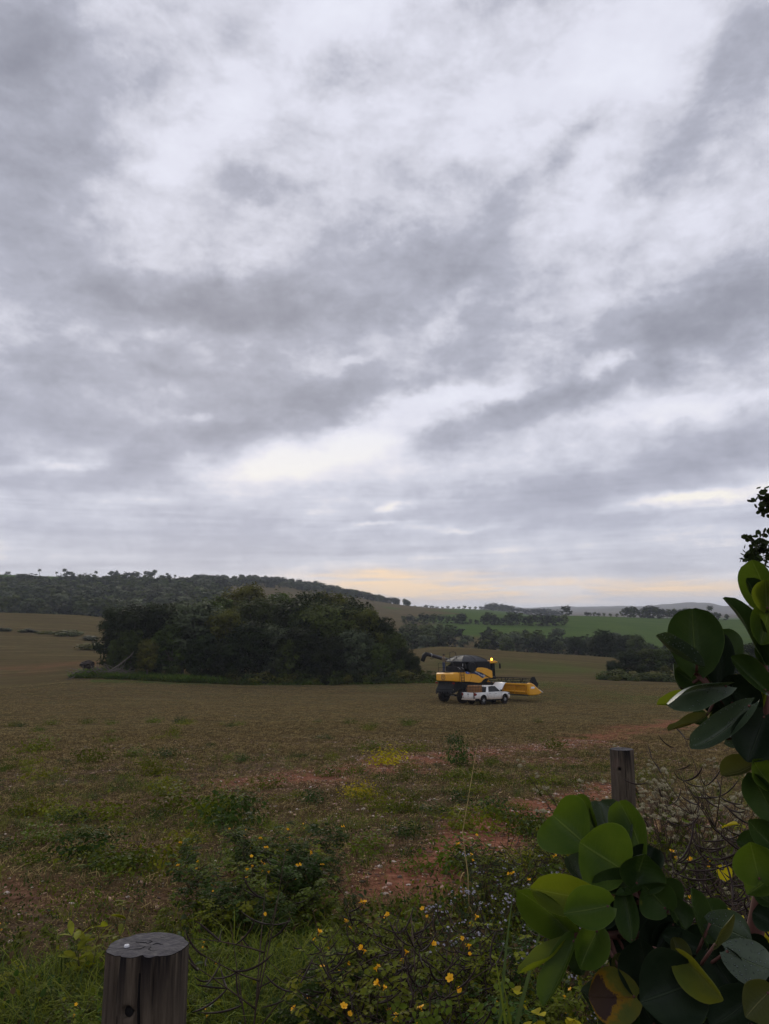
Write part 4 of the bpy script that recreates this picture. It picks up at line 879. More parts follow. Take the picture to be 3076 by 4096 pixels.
# cabin
def cab_ring(y, z, w): return [(-w, y, z), (w, y, z)]
t = MB()
roof = [(1.92,1.66),(2.15,1.745),(2.6,1.775),(3.0,1.75),(3.16,1.70)]
t.prism(roof + [(3.1,1.655),(2.0,1.60)], -.62, .62, 'x'); t.build('roof', WP, truck, bevel=.04, seg=3)
for s in (-1, 1):
    def pil(p0, p1, w0=.055, w1=.045, nm='pillar'):
        q = MB(); q.tube([p0, p1], [w0, w1], 6); q.build(nm, WP if w0 > .03 else BLK, truck, smooth=True)
    pil((s*.80, 3.72, 1.12), (s*.63, 3.06, 1.69)); pil((s*.80, 2.66, 1.14), (s*.64, 2.52, 1.70), .022, .022)
    q = MB(); q.add([(s*.815,1.62,1.14),(s*.815,1.98,1.14),(s*.65,2.12,1.68),(s*.65,1.90,1.66), (s*.77,1.62,1.14),(s*.77,1.98,1.14),(s*.60,2.12,1.68),(s*.60,1.90,1.66)], [(0,1,2,3),(7,6,5,4),(0,4,5,1),(1,5,6,2),(2,6,7,3),(3,7,4,0)]); q.build('pillar', WP, truck, bevel=.012)
    q = MB(); q.add([(s*.80,1.95,1.15),(s*.80,2.64,1.15),(s*.645,2.50,1.68),(s*.648,2.10,1.66)], [(0,1,2,3)]); w_ = q.build('side_window', GLS, truck); w_.modifiers.new('t', 'SOLIDIFY').thickness = .012
    q = MB(); q.add([(s*.80,2.68,1.15),(s*.80,3.68,1.14),(s*.64,3.06,1.68),(s*.645,2.54,1.69)], [(0,1,2,3)]); w_ = q.build('side_window', GLS, truck); w_.modifiers.new('t', 'SOLIDIFY').thickness = .012
    q = MB(); q.tube([(s*.655, 1.92, 1.665), (s*.65, 2.5, 1.735), (s*.64, 3.08, 1.70)], .035, 6); q.build('roof_edge', WP, truck, smooth=True)
    q = MB(); q.box(min(s*.72,s*.82), max(s*.72,s*.82), 1.62, 3.72, 1.11, 1.16); q.build('belt_line', WP, truck, bevel=.01)
q = MB(); q.add([(-.76,3.74,1.13),(.76,3.74,1.13),(.60,3.14,1.69),(-.60,3.14,1.69)], [(0,1,2,3)]); w_ = q.build('windscreen', GLS, truck); w_.modifiers.new('t', 'SOLIDIFY').thickness = .012
q = MB(); q.add([(-.74,1.66,1.15),(.74,1.66,1.15),(.60,1.95,1.64),(-.60,1.95,1.64)], [(0,1,2,3)]); w_ = q.build('rear_window', GLS, truck); w_.modifiers.new('t', 'SOLIDIFY').thickness = .012
t = MB(); t.box(-.6, .6, 2.0, 3.2, .75, 1.15); t.box(-.55, -.05, 2.55, 2.75, 1.1, 1.5); t.box(.05, .55, 2.55, 2.75, 1.1, 1.5); t.build('seats', BLK, truck)
# bonnet, propped open
bn = MB(); hl = 1.22; aa = R(46)
def hp_(u, v, up=0): return (v, 3.78 + u * hl * math.cos(aa) - up * math.sin(aa), 1.14 + u * hl * math.sin(aa) + up * math.cos(aa))
rows_ = []
for u in (0, .25, .5, .75, .92, 1.0):
    rows_.append([hp_(u, v * (.76 - .06 * u), .05 * (1 - v * v) + .10 * math.sin(u * math.pi * .9) - (.10 if u > .95 else 0)) for v in (-1, -.6, -.2, .2, .6, 1)])
vs = [p for r_ in rows_ for p in r_]; fs = [(i*6+j, i*6+j+1, (i+1)*6+j+1, (i+1)*6+j) for i in range(5) for j in range(5)]
bn.add(vs, fs); bo_ = bn.build('bonnet', WP, truck, smooth=True); so = bo_.modifiers.new('t', 'SOLIDIFY'); so.thickness = .035
t = MB(); t.tube([(.55, 4.3, 1.05), (.55, 4.42, 1.72)], .01, 5); t.build('bonnet_prop', STL, truck)
# ------------------------------------------------------------------ caged tank in the truck bed
tank_o = empty('caged_liquid_tank', truck.matrix_world @ Vector((0, .92, .725)), 0); tank_o.matrix_world = truck.matrix_world @ Matrix.Translation((0, .90, .725)); tag(tank_o, 'orange brown liquid tank in a metal cage standing in the pickup bed', 'tank')
LIQ = mat('amber_plastic', (.36, .15, .035), .45, var=.35, vscale=2.5, col2=(.22, .12, .06))
t = MB(); t.box(-.50, .50, -.56, .56, .12, 1.08); t.build('bottle', LIQ, tank_o, bevel=.07, seg=3)
t = MB(); t.box(-.52, .52, -.60, .60, .0, .10); t.build('pallet', mat('pallet_wood', (.16,.11,.07), .9), tank_o)
def bar(pts): q = MB(); q.tube(pts, .014, 5); q.build('cage_bar', STL if False else DKG, tank_o)
for k in range(5):
    z = .16 + k * .25; bar([(-.54,-.62,z),(.54,-.62,z)]); bar([(-.54,.62,z),(.54,.62,z)]); bar([(-.54,-.62,z),(-.54,.62,z)]); bar([(.54,-.62,z),(.54,.62,z)])
for k in range(6):
    x = -.54 + k * .216; bar([(x,-.62,.08),(x,-.62,1.16)]); bar([(x,.62,.08),(x,.62,1.16)])
for k in range(1, 6):
    y = -.62 + k * .2067; bar([(-.54,y,.08),(-.54,y,1.16)]); bar([(.54,y,.08),(.54,y,1.16)])
# ------------------------------------------------------------------ fence posts
def post_mat():
    m_ = bpy.data.materials.new('weathered_post'); m_.use_nodes = True; nt = m_.node_tree; q = G(nt); bs = nt.nodes['Principled BSDF']; bs.inputs['Roughness'].default_value = .9; bs.inputs['Specular IOR Level'].default_value = .2
    co = q.n('ShaderNodeTexCoord').outputs['Object']
    gr = q.noise(q.mapping(co, scale=(1, 1, .05)), 70, 8, .7); st = q.noise(q.mapping(co, scale=(1, 1, .12)), 9, 5, .65, .6); bl = q.noise(co, 5, 5, .6)
    c = q.mix(q.mapr(gr, .35, .65), (.040, .030, .022), (.115, .090, .066)); c = q.mix(q.mapr(st, .52, .66, 0, .6), c, (.030, .022, .018)); c = q.mix(q.mapr(bl, .55, .7, 0, .5), c, (.16, .10, .085))
    # pale streaks of bare wood and dark water stains running down from the cut
    zt = q.n('ShaderNodeAttribute', attribute_name='fromtop').outputs['Fac']
    stain = q.m('MULTIPLY', q.mapr(zt, .0, .16, 1.0, .0), q.mapr(q.noise(q.mapping(co, scale=(1, 1, .05)), 16, 4, .7), .44, .54))
    c = q.mix(stain, c, (.010, .008, .009))
    q.put(bs.inputs['Base Color'], c); b = q.n('ShaderNodeBump'); b.inputs['Strength'].default_value = 1.0; b.inputs['Distance'].default_value = .008
    q.put(b.inputs['Height'], q.m('ADD', gr, st)); nt.links.new(b.outputs[0], bs.inputs['Normal']); return m_
POST = post_mat()
CUT = mat('cut_wood_top', (.040, .037, .043), .9, var=.3, vscale=22, bump=.5, bscale=60)
CRACK = mat('crack_dark', (.008, .007, .007), .95, var=.2)
HOLE = CRACK
def post(name, top, r_, seed, cracks, hole, tilt, lab):
    rng = np.random.default_rng(seed); x, y, zt = top; zb = gz1(x, y) - .3; H = zt - zb
    e = empty(name, (x, y, zb)); tag(e, lab, 'fence post', 'wooden fence posts along the verge')
    na, nz = 96, 110; V = []; F = []; ft = []
    ph = rng.uniform(0, 6.28, 6)
    def rad(a, z):
        t = z / H; k = 1 + .035 * math.cos(2*a + ph[0]) + .025 * math.cos(3*a + ph[1]) + .012 * math.cos(7*a + ph[2]) + .01 * math.cos(13*a + ph[3]) + .012 * math.cos(9*a + t*5 + ph[4])
        k *= 1 + .10 * max(0, .35 - t) + .02 * math.sin(t * 9 + ph[5] + a)
        for ca, w in cracks: k -= .09 * math.exp(-((((a - ca + math.pi) % (2*math.pi)) - math.pi + .05 * math.sin(z * 14)) / w) ** 2)
        return r_ * k
    def ztop(a): return H + tilt[0] * math.cos(a) * r_ + tilt[1] * math.sin(a) * r_
    for i in range(nz + 1):
        for j in range(na):
            a = 2*math.pi*j/na; z = ztop(a) * (1 - (1 - i / nz) ** 1.8); r2 = rad(a, z)
            if hole:
                da = ((a - hole[0] + math.pi) % (2*math.pi)) - math.pi; d2 = math.hypot(da * r_, z - (H - hole[1])); r2 -= .045 * max(0, 1 - (d2 / hole[2]) ** 4) if d2 < hole[2] else 0
            V.append((r2 * math.cos(a), r2 * math.sin(a), z)); ft.append(ztop(a) - z)
    for i in range(nz):
        for j in range(na): F.append((i*na+j, i*na+(j+1) % na, (i+1)*na+(j+1) % na, (i+1)*na+j))
    body = link('post_body', mesh_np('post_body', V, F, POST, smooth=True, attrs={'fromtop': ft}), e)
    t = MB(); rim = [V[nz*na + j] for j in range(na)]; rr = [[(p[0]*f, p[1]*f, (ztop(math.atan2(p[1], p[0])) - H) * f + H + .001 + 0.0) for p in rim] for f in (.985, .75, .5, .25, .02)]
    t.loft(rr, cap=True); t.build('cut_top', CUT, e)
    for k in range(5):
        a = k * 1.26 + rng.uniform(-.5, .5) + .3; L = r_ * rng.choice([.28, .45, .9]); pts_ = []
        for q in range(5):
            f = q / 4; rr_ = .01 + L * f; aa_ = a + .28 * math.sin(5 * f + k * 2.1); pts_.append((rr_*math.cos(aa_), rr_*math.sin(aa_), H + (tilt[0]*math.cos(aa_) + tilt[1]*math.sin(aa_)) * rr_ + .0012))
        c = MB(); c.tube(pts_, [.0010, .0016, .0014, .0010, .0004], 4); c.build('crack', CRACK, e)
    if hole:
        a = hole[0]; c = MB(); c.lathe([(hole[2]*.88, 0), (.0005, .002)], (0, 0, 0), 'x', 16); o = c.build('bolt_hole', HOLE, e); rr_ = rad(a, H - hole[1]) - .010; o.location = (rr_*math.cos(a), rr_*math.sin(a), H - hole[1]); o.rotation_euler = (0, 0, a)
    for ca, w in cracks:
        if w > .2: continue
        pts_ = []
        for q in range(14):
            z = H - .03 - q * (H * .045); aa_ = ca - .05 * math.sin(z * 14); pts_.append(((rad(aa_, z) + .0005) * math.cos(aa_), (rad(aa_, z) + .0005) * math.sin(aa_), z))
        c = MB(); c.tube(pts_, [.003 + .0015*math.sin(q) for q in range(14)], 4); c.build('split', CRACK, e)
    return e, H
pA = P(595, 3782, 1.98); eA, HA = post('fence_post', pA, .099, 3, [(R(-82), .05), (R(-60), .03), (R(-120), .04), (R(-84), .16)], (R(-101), .115, .014), (.0, -.10), 'thick weathered fence post with dark cut top in the bottom left corner')
spl = MB(); a_ = R(-84)
bm = bmesh.new(); bmesh.ops.create_icosphere(bm, subdivisions=2, radius=.001)
bm.free()
wt = MB(); wt.lathe([(.0005, .006), (.006, .004), (.007, 0)], (-.052, -.015, HA + .004), 'z', 9); wt.build('bird_dropping', mat('chalk_white', (.55, .55, .56), .8), eA)
pB = P(2485, 2996, 5.45); eB, HB = post('fence_post', pB, .082, 9, [(R(-88), .045), (R(-75), .03)], (R(-122), .13, .011), (.0, -.03), 'slimmer grey fence post with a bolt hole behind the big green leaves')
# ------------------------------------------------------------------ the big-leaved milkweed shrub
def big_leaf_mat(name, c1, c2, vein, rough, trans, tcol, drops=0.0, spots=.5, wither=None):
    m_ = bpy.data.materials.new(name); m_.use_nodes = True; nt = m_.node_tree; q = G(nt); bs = nt.nodes['Principled BSDF']
    uv = q.n('ShaderNodeUVMap', uv_map='UVMap').outputs[0]; u, v, _ = q.sep(uv); co = q.n('ShaderNodeTexCoord').outputs['Object']; oi = q.n('ShaderNodeObjectInfo').outputs['Random']
    off = q.vm('ADD', co, q.comb(q.m('MULTIPLY', oi, 31), q.m('MULTIPLY', oi, 17), 0.0))
    au = q.m('ABSOLUTE', q.m('SUBTRACT', u, .5))                                   # 0 at the midrib, .5 at the edge
    big = q.noise(off, 22, 4, .6); c = q.mix(q.mapr(big, .35, .65), c1, c2)
    sidev = q.m('SINE', q.m('MULTIPLY', q.m('SUBTRACT', v, q.m('MULTIPLY', au, .55)), 52)); sv = q.m('MULTIPLY', q.mapr(sidev, .90, 1.0, 0, .20), q.mapr(au, .02, .4, 1, .1))
    mid_ = q.mapr(au, .008, .022, .85, 0); edge = q.mapr(au, .484, .496, 0, .8)
    c = q.mix(sv, c, vein); c = q.mix(mid_, c, vein); c = q.mix(edge, c, tuple(x * .85 for x in vein))
    if spots:
        x = q.n('ShaderNodeTexVoronoi', feature='F1'); q.put(x.inputs['Vector'], off); x.inputs['Scale'].default_value = 30
        rs = q.n('ShaderNodeSeparateColor'); q.put(rs.inputs[0], x.outputs['Color'])
        on = q.m('MULTIPLY', q.m('LESS_THAN', rs.outputs[0], spots * .32), q.m('GREATER_THAN', q.noise(off, 9, 2), .46)); dd_ = q.m('ADD', x.outputs['Distance'], q.m('MULTIPLY', rs.outputs[1], .08))
        c = q.mix(q.m('MULTIPLY', on, q.mapr(dd_, .12, .24, .55, 0)), c, (.16, .15, .02)); c = q.mix(q.m('MULTIPLY', on, q.mapr(dd_, .08, .13, .95, 0)), c, (.010, .008, .005))
    if wither:
        wz = q.m('ADD', q.m('ADD', q.mapr(v, .2, .75, 0, .75), q.mapr(au, .05, .48, .30, -.35)), q.m('MULTIPLY', q.m('SUBTRACT', q.noise(off, 30, 6, .7), .5), 1.5))
        c = q.mix(q.mapr(wz, .25, .45), c, (.20, .11, .008)); c = q.mix(q.mapr(wz, .5, .58), c, wither)
    rg = rough
    if drops:
        x = q.n('ShaderNodeTexVoronoi', feature='F1'); q.put(x.inputs['Vector'], off); x.inputs['Scale'].default_value = 240
        rs = q.n('ShaderNodeSeparateColor'); q.put(rs.inputs[0], x.outputs['Color'])
        dr = q.m('MULTIPLY', q.m('LESS_THAN', rs.outputs[0], q.mapr(q.noise(off, 14, 3), .4, .65, 0, .6)), q.mapr(x.outputs['Distance'], .18, .34, 1, 0))
        c = q.mix(q.m('MULTIPLY', dr, .35), c, (.35, .40, .40)); b = q.n('ShaderNodeBump'); b.inputs['Distance'].default_value = .003; b.inputs['Strength'].default_value = 1.0; q.put(b.inputs['Height'], q.m('ADD', q.m('MULTIPLY', dr, 1.0), q.m('MULTIPLY', mid_, -.6)))
    else:
        b = q.n('ShaderNodeBump'); b.inputs['Distance'].default_value = .003; b.inputs['Strength'].default_value = .6
        q.put(b.inputs['Height'], q.m('ADD', q.m('ADD', q.m('MULTIPLY', mid_, 1.0), q.m('MULTIPLY', sv, .8)), q.m('MULTIPLY', big, .8)))
    nt.links.new(b.outputs[0], bs.inputs['Normal'])
    hs = q.n('ShaderNodeHueSaturation'); q.put(hs.inputs['Value'], q.mapr(oi, 0, 1, .8, 1.2)); q.put(hs.inputs['Color'], c); c = hs.outputs[0]
    q.put(bs.inputs['Base Color'], c); q.put(bs.inputs['Roughness'], q.mapr(big, .3, .7, rg - .06, rg + .1)); bs.inputs['Specular IOR Level'].default_value = .35 if drops else .16
    tr = q.n('ShaderNodeBsdfTranslucent'); q.put(tr.inputs[0], q.mix(1.0, q.mix(.5, c, tcol), (1, 1, 1), 'MULTIPLY')); mx = q.n('ShaderNodeMixShader'); mx.inputs[0].default_value = trans
    nt.links.new(bs.outputs[0], mx.inputs[1]); nt.links.new(tr.outputs[0], mx.inputs[2]); nt.links.new(mx.outputs[0], nt.nodes['Material Output'].inputs[0])
    return m_
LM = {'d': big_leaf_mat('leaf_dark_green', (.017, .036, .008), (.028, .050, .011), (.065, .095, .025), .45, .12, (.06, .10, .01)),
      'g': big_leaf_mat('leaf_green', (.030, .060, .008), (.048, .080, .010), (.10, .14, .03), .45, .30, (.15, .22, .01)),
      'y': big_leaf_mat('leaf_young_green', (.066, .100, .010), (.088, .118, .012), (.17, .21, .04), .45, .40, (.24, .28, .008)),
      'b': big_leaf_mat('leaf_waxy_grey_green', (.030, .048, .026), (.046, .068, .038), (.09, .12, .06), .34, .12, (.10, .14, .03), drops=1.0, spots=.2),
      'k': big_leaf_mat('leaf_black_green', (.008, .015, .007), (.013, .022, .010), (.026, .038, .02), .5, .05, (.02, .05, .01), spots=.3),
      'z': big_leaf_mat('leaf_yellowing', (.13, .14, .014), (.085, .11, .014), (.14, .14, .03), .5, .35, (.30, .26, .01)),
      'w': big_leaf_mat('leaf_withered', (.07, .085, .014), (.12, .11, .012), (.10, .07, .03), .7, .15, (.20, .15, .01), wither=(.040, .022, .018)),
      'o': big_leaf_mat('leaf_olive', (.045, .055, .014), (.060, .066, .018), (.16, .16, .06), .5, .22, (.14, .13, .01))}
shrub = empty('milkweed_shrub', (P(2900, 3000, 1.62).x, 1.62, gz1(P(2900, 3000, 1.62).x, 1.62))); tag(shrub, 'tall shrub with big fleshy rounded leaves filling the right edge', 'shrub')
ORG = Vector(shrub.location)
def to3(px, py, d):
    """point d metres from the lens along the sight line through a photograph pixel"""
    r_ = ray(px, py); r_ = r_ / np.linalg.norm(r_); return Vector((r_[0]*d, r_[1]*d, CAMZ + r_[2]*d))
lrng = np.random.default_rng(4)
def big_leaf(c, b, t, w, roll=0, d=1.5, dd=0.0, cup=.18, bend=.12, shape=.5, wave=.02, fold=0.0):
    """c colour key; b, t base and tip pixels; w width in pixels; roll turns the blade about its midrib; dd: tip nearer (-) or farther (+)"""
    Bp = to3(b[0], b[1], d); Tp = to3(t[0], t[1], d + dd); ax = (Tp - Bp); L = ax.length; ax.normalize()
    view = (Vector((0, 0, CAMZ)) - (Bp + Tp) / 2).normalized(); n = (view - ax * view.dot(ax)).normalized(); n = Matrix.Rotation(R(roll), 3, ax) @ n; sd_ = ax.cross(n)
    Wd = w / F_PX * d * .5; cup *= lrng.uniform(.7, 1.5); bend *= lrng.uniform(.6, 1.7); nu, nv = 9, 13; V = []; UV = []; ph = lrng.uniform(0, 6.28)
    for i in range(nv):
        tt = i / (nv - 1); hw = Wd * (math.sin(math.pi * min(1, max(0, (tt * .985 + .012) ** (.80 + .5 * shape)))) ** .48)
        hw = max(hw, Wd * (.03 if i else .06))
        for j in range(nu):
            s = -1 + 2 * j / (nu - 1); a = abs(s)
            p = Bp + ax * (L * (tt - (.05 * a * a if tt < .3 else 0) * (1 - tt * 3.3 if tt < .3 else 0) * 2)) + sd_ * (s * hw) * (1 - fold * .6)
            up = (cup * 1.7 + .10) * hw * a ** 1.6 + .32 * hw * a + .22 * hw * a ** 4 + fold * hw * a - 1.6 * bend * L * math.sin(math.pi * tt * .9) * .5 + 1.2 * bend * L * tt * tt * .5
            up += wave * L * math.sin(tt * 9 + ph + s * 1.3) * a ** 2
            up += .10 * hw * math.sin(tt * 5.5 + ph * 2 + s * 2.2) * a
            V.append(tuple(p + n * up - ORG)); UV.append((.5 + s * .5, tt))
    Fq = [(i*nu+j, i*nu+j+1, (i+1)*nu+j+1, (i+1)*nu+j) for i in range(nv-1) for j in range(nu-1)]
    o = link('leaf', mesh_np('leaf', V, Fq, LM[c], smooth=True, uv=UV), shrub)
    b0 = Bp - ORG; near = min(STEM_PTS, key=lambda s_: (s_ - b0).length); dist_ = (near - b0).length
    if .012 < dist_ < .25:
        pt_ = MB(); pt_.tube([near, near.lerp(b0, .55) + Vector((0, .006, -.004)), b0 + ax * .004], [.0035, .0028, .0022], 6); pt_.build('petiole', STEMM, shrub, smooth=True)
    return o
STEMM = mat('reddish_stem', (.10, .045, .035), .6, var=.35, vscale=14); STEMG = mat('grey_woody_stem', (.09, .075, .06), .85, var=.35, vscale=14, bump=.5, bscale=60)
STEM_PTS = []
def stem(pts_, r_, m_=STEMM):
    q_ = [to3(x, y, d_) - ORG for x, y, d_ in pts_]; b = MB(); b.tube(q_, r_, 8)
    for i in range(len(q_) - 1): STEM_PTS.extend(q_[i].lerp(q_[i+1], k / 12) for k in range(13))
    return b.build('stem', m_, shrub, smooth=True)
gb = to3(2960, 4300, 1.75)
stem([(2950, 4700, 1.85), (2960, 4250, 1.75), (2990, 3900, 1.68), (3060, 3500, 1.62), (3090, 3050, 1.58), (3062, 2760, 1.56), (3045, 2560, 1.55), (3065, 2380, 1.55)], [.022, .020, .017, .014, .011, .009, .007, .004])
stem([(3085, 3040, 1.58), (3010, 2900, 1.56), (2900, 2800, 1.54), (2785, 2690, 1.52)], [.012, .010, .009, .006])
stem([(2970, 4150, 1.74), (2800, 3830, 1.62), (2640, 3730, 1.58), (2580, 3660, 1.57), (2490, 3475, 1.55)], [.014, .011, .010, .008, .004])
stem([(2640, 3730, 1.58), (2480, 3740, 1.52), (2300, 3745, 1.47), (2255, 3775, 1.45)], [.010, .008, .006, .004])
stem([(2580, 3660, 1.57), (2560, 3560, 1.56), (2555, 3520, 1.55)], [.007, .005, .003]); stem([(2990, 3900, 1.68), (2860, 3890, 1.6), (2760, 3930, 1.55)], [.009, .006, .003])
A, Bc, Cc, D = 1.56, 1.46, 1.42, 1.50
LEAVES = [ # cluster by the slim post
 ('g',(2340,3375),(2212,3262),222,0,A+.03,.03,.10,.10,.5), ('g',(2488,3478),(2318,3368),232,4,A-.03,-.02,.10,.08,.5), ('g',(2385,3330),(2300,3205),150,-20,A+.09,.03,.2,.1,.5),
 ('b',(2470,3400),(2395,3212),150,24,A+.09,.05,.15,.1,.5), ('g',(2570,3440),(2485,3212),128,-18,A+.06,.05,.2,.14,.4), ('d',(2545,3540),(2580,3412),150,12,A-.04,-.02,.2,.12,.5), ('k',(2560,3520),(2615,3395),110,-10,A+.05,.03,.2,.1,.5),
 ('b',(2360,3560),(2270,3430),120,30,A+.05,.02,.2,.1,.5), ('g',(2420,3580),(2320,3480),110,-15,A+.06,.02,.2,.1,.5), ('d',(2500,3560),(2420,3490),90,20,A+.05,.02,.2,.1,.5),
 # left cluster
 ('y',(2390,3606),(2120,3553),128,0,Bc,-.02,.12,.10,.5), ('g',(2440,3622),(2252,3655),135,6,Bc-.04,-.03,.14,.12,.5), ('g',(2300,3750),(2070,3556),120,-16,Bc+.02,-.02,.2,.14,.4), ('d',(2300,3740),(2158,3642),100,14,Bc+.05,.0,.2,.1,.5),
 ('y',(2262,3768),(2076,3905),66,58,Bc-.01,-.03,.3,.10,.4), ('g',(2300,3756),(2178,4032),88,38,Bc-.02,-.02,.3,.08,.55), ('g',(2392,3716),(2318,3878),110,-8,Bc-.02,-.02,.2,.16,.4), ('d',(2300,3800),(2330,3900),60,20,Bc+.05,0,.2,.1,.5), ('d',(2240,3690),(2100,3610),80,25,Bc+.06,.02,.2,.1,.5),
 # dark leaves in the middle
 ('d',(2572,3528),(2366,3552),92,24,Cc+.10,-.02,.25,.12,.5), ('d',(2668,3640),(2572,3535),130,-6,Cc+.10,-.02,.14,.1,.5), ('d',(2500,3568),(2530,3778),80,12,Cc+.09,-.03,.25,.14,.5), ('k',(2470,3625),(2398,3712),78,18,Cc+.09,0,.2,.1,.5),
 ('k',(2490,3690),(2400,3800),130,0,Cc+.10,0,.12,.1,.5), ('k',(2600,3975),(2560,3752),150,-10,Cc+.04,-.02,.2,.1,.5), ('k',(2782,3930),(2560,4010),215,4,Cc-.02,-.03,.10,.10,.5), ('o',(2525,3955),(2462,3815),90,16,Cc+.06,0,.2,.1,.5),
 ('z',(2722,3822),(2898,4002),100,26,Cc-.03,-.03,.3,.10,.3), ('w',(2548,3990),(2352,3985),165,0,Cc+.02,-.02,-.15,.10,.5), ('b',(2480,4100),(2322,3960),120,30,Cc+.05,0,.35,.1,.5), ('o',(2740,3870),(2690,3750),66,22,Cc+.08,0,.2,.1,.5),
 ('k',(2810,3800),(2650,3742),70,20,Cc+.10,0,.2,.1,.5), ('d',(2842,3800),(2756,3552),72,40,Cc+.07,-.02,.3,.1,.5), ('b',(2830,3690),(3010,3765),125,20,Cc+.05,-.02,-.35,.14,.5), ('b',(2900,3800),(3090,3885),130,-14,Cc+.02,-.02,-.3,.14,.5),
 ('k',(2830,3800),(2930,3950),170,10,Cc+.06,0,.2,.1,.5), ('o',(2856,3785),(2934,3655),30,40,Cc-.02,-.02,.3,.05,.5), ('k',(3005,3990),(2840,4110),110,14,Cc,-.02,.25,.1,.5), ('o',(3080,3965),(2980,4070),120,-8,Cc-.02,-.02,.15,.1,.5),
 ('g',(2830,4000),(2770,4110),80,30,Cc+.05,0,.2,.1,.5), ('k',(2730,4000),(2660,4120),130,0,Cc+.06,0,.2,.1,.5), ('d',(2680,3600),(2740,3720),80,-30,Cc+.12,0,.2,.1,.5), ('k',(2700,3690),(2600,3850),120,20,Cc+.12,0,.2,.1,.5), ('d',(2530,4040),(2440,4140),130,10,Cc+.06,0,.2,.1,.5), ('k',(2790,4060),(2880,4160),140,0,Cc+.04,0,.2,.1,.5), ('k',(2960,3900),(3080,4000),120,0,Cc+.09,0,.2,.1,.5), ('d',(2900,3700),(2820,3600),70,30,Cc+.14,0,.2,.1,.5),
 # upper right cluster on the red stem
 ('d',(2786,2690),(2768,2436),188,4,D,.02,.14,.10,.42), ('b',(2796,2662),(2618,2548),62,34,D-.03,-.02,.5,.10,.5,.03,.3), ('k',(2878,2790),(2876,2532),124,-10,D+.05,.03,.2,.1,.5), ('d',(2940,2640),(2880,2525),90,22,D+.10,.03,.2,.1,.5), ('d',(2830,2760),(2700,2680),96,10,D+.03,.0,.2,.1,.5), ('b',(2725,2760),(2690,2655),50,35,D+.05,.0,.3,.1,.5),
 ('b',(2912,2742),(2654,2806),88,-30,D-.04,-.05,.40,.16,.5,.03), ('y',(2800,2790),(2628,2824),54,42,D-.02,-.02,.3,.10,.5), ('o',(2836,2858),(2672,2924),40,46,D-.02,-.02,.35,.12,.5,.05), ('b',(3005,2818),(2762,3004),92,16,D-.05,-.04,.30,.18,.5,.03), ('k',(3010,2870),(2905,2705),130,8,D+.03,0,.15,.1,.5),
 ('k',(3060,2860),(2990,3050),150,4,D-.03,-.02,.2,.1,.5), ('d',(3045,2640),(2897,2388),72,30,D+.02,.01,.40,-.08,.4,.02,.2), ('d',(3068,2766),(2922,2628),84,22,D+.01,-.01,.3,.12,.5), ('g',(3078,2430),(3010,2240),120,-18,D+.02,.0,.3,.08,.4), ('d',(3055,2430),(2984,2314),64,26,D,.0,.3,.1,.5), ('y',(3070,2440),(3062,2320),110,10,D-.02,0,.15,.08,.5),
 ('g',(3090,2400),(3040,2580),120,-10,D+.01,-.02,.2,.1,.5), ('d',(3095,2540),(3060,2660),90,0,D+.02,0,.2,.1,.5), ('y',(3060,2740),(3020,2860),66,30,D+.05,0,.2,.1,.5), ('d',(2990,2850),(2850,2940),100,30,D+.08,0,.2,.1,.5), ('k',(2900,2850),(2830,2760),110,8,D+.05,0,.2,.1,.5), ('b',(2900,2960),(3010,2920),60,40,D+.08,0,.3,.1,.5), ('d',(2820,2900),(2760,2860),60,30,D+.1,0,.3,.1,.5),
 # right edge below
 ('o',(3015,3060),(2888,3105),80,30,D-.02,0,.3,.2,.5), ('g',(3090,3150),(3008,3036),86,14,D-.04,-.02,.2,.1,.5), ('d',(3095,3270),(2996,3085),100,-12,D-.03,-.02,.2,.12,.45), ('d',(3095,3390),(2990,3280),88,12,D-.04,-.02,.2,.1,.5), ('g',(3040,3525),(3000,3365),146,4,D-.06,-.02,.12,.1,.5), ('d',(3095,3420),(2945,3370),90,30,D,0,.2,.1,.5),
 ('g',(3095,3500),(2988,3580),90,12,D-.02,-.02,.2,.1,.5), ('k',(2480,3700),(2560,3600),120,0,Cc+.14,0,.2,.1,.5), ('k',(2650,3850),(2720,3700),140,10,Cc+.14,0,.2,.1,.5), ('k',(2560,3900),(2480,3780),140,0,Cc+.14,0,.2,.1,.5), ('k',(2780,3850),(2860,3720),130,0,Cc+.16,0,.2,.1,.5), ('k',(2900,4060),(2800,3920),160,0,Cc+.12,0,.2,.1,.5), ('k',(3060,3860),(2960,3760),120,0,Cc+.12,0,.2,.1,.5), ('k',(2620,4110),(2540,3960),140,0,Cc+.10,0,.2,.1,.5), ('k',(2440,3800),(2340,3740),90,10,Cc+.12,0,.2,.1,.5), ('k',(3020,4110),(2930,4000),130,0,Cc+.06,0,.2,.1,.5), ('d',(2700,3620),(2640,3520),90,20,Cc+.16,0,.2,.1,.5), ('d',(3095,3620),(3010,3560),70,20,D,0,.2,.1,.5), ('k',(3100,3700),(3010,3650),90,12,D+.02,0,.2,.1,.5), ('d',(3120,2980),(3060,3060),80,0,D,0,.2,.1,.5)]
for L_ in LEAVES: big_leaf(*L_)

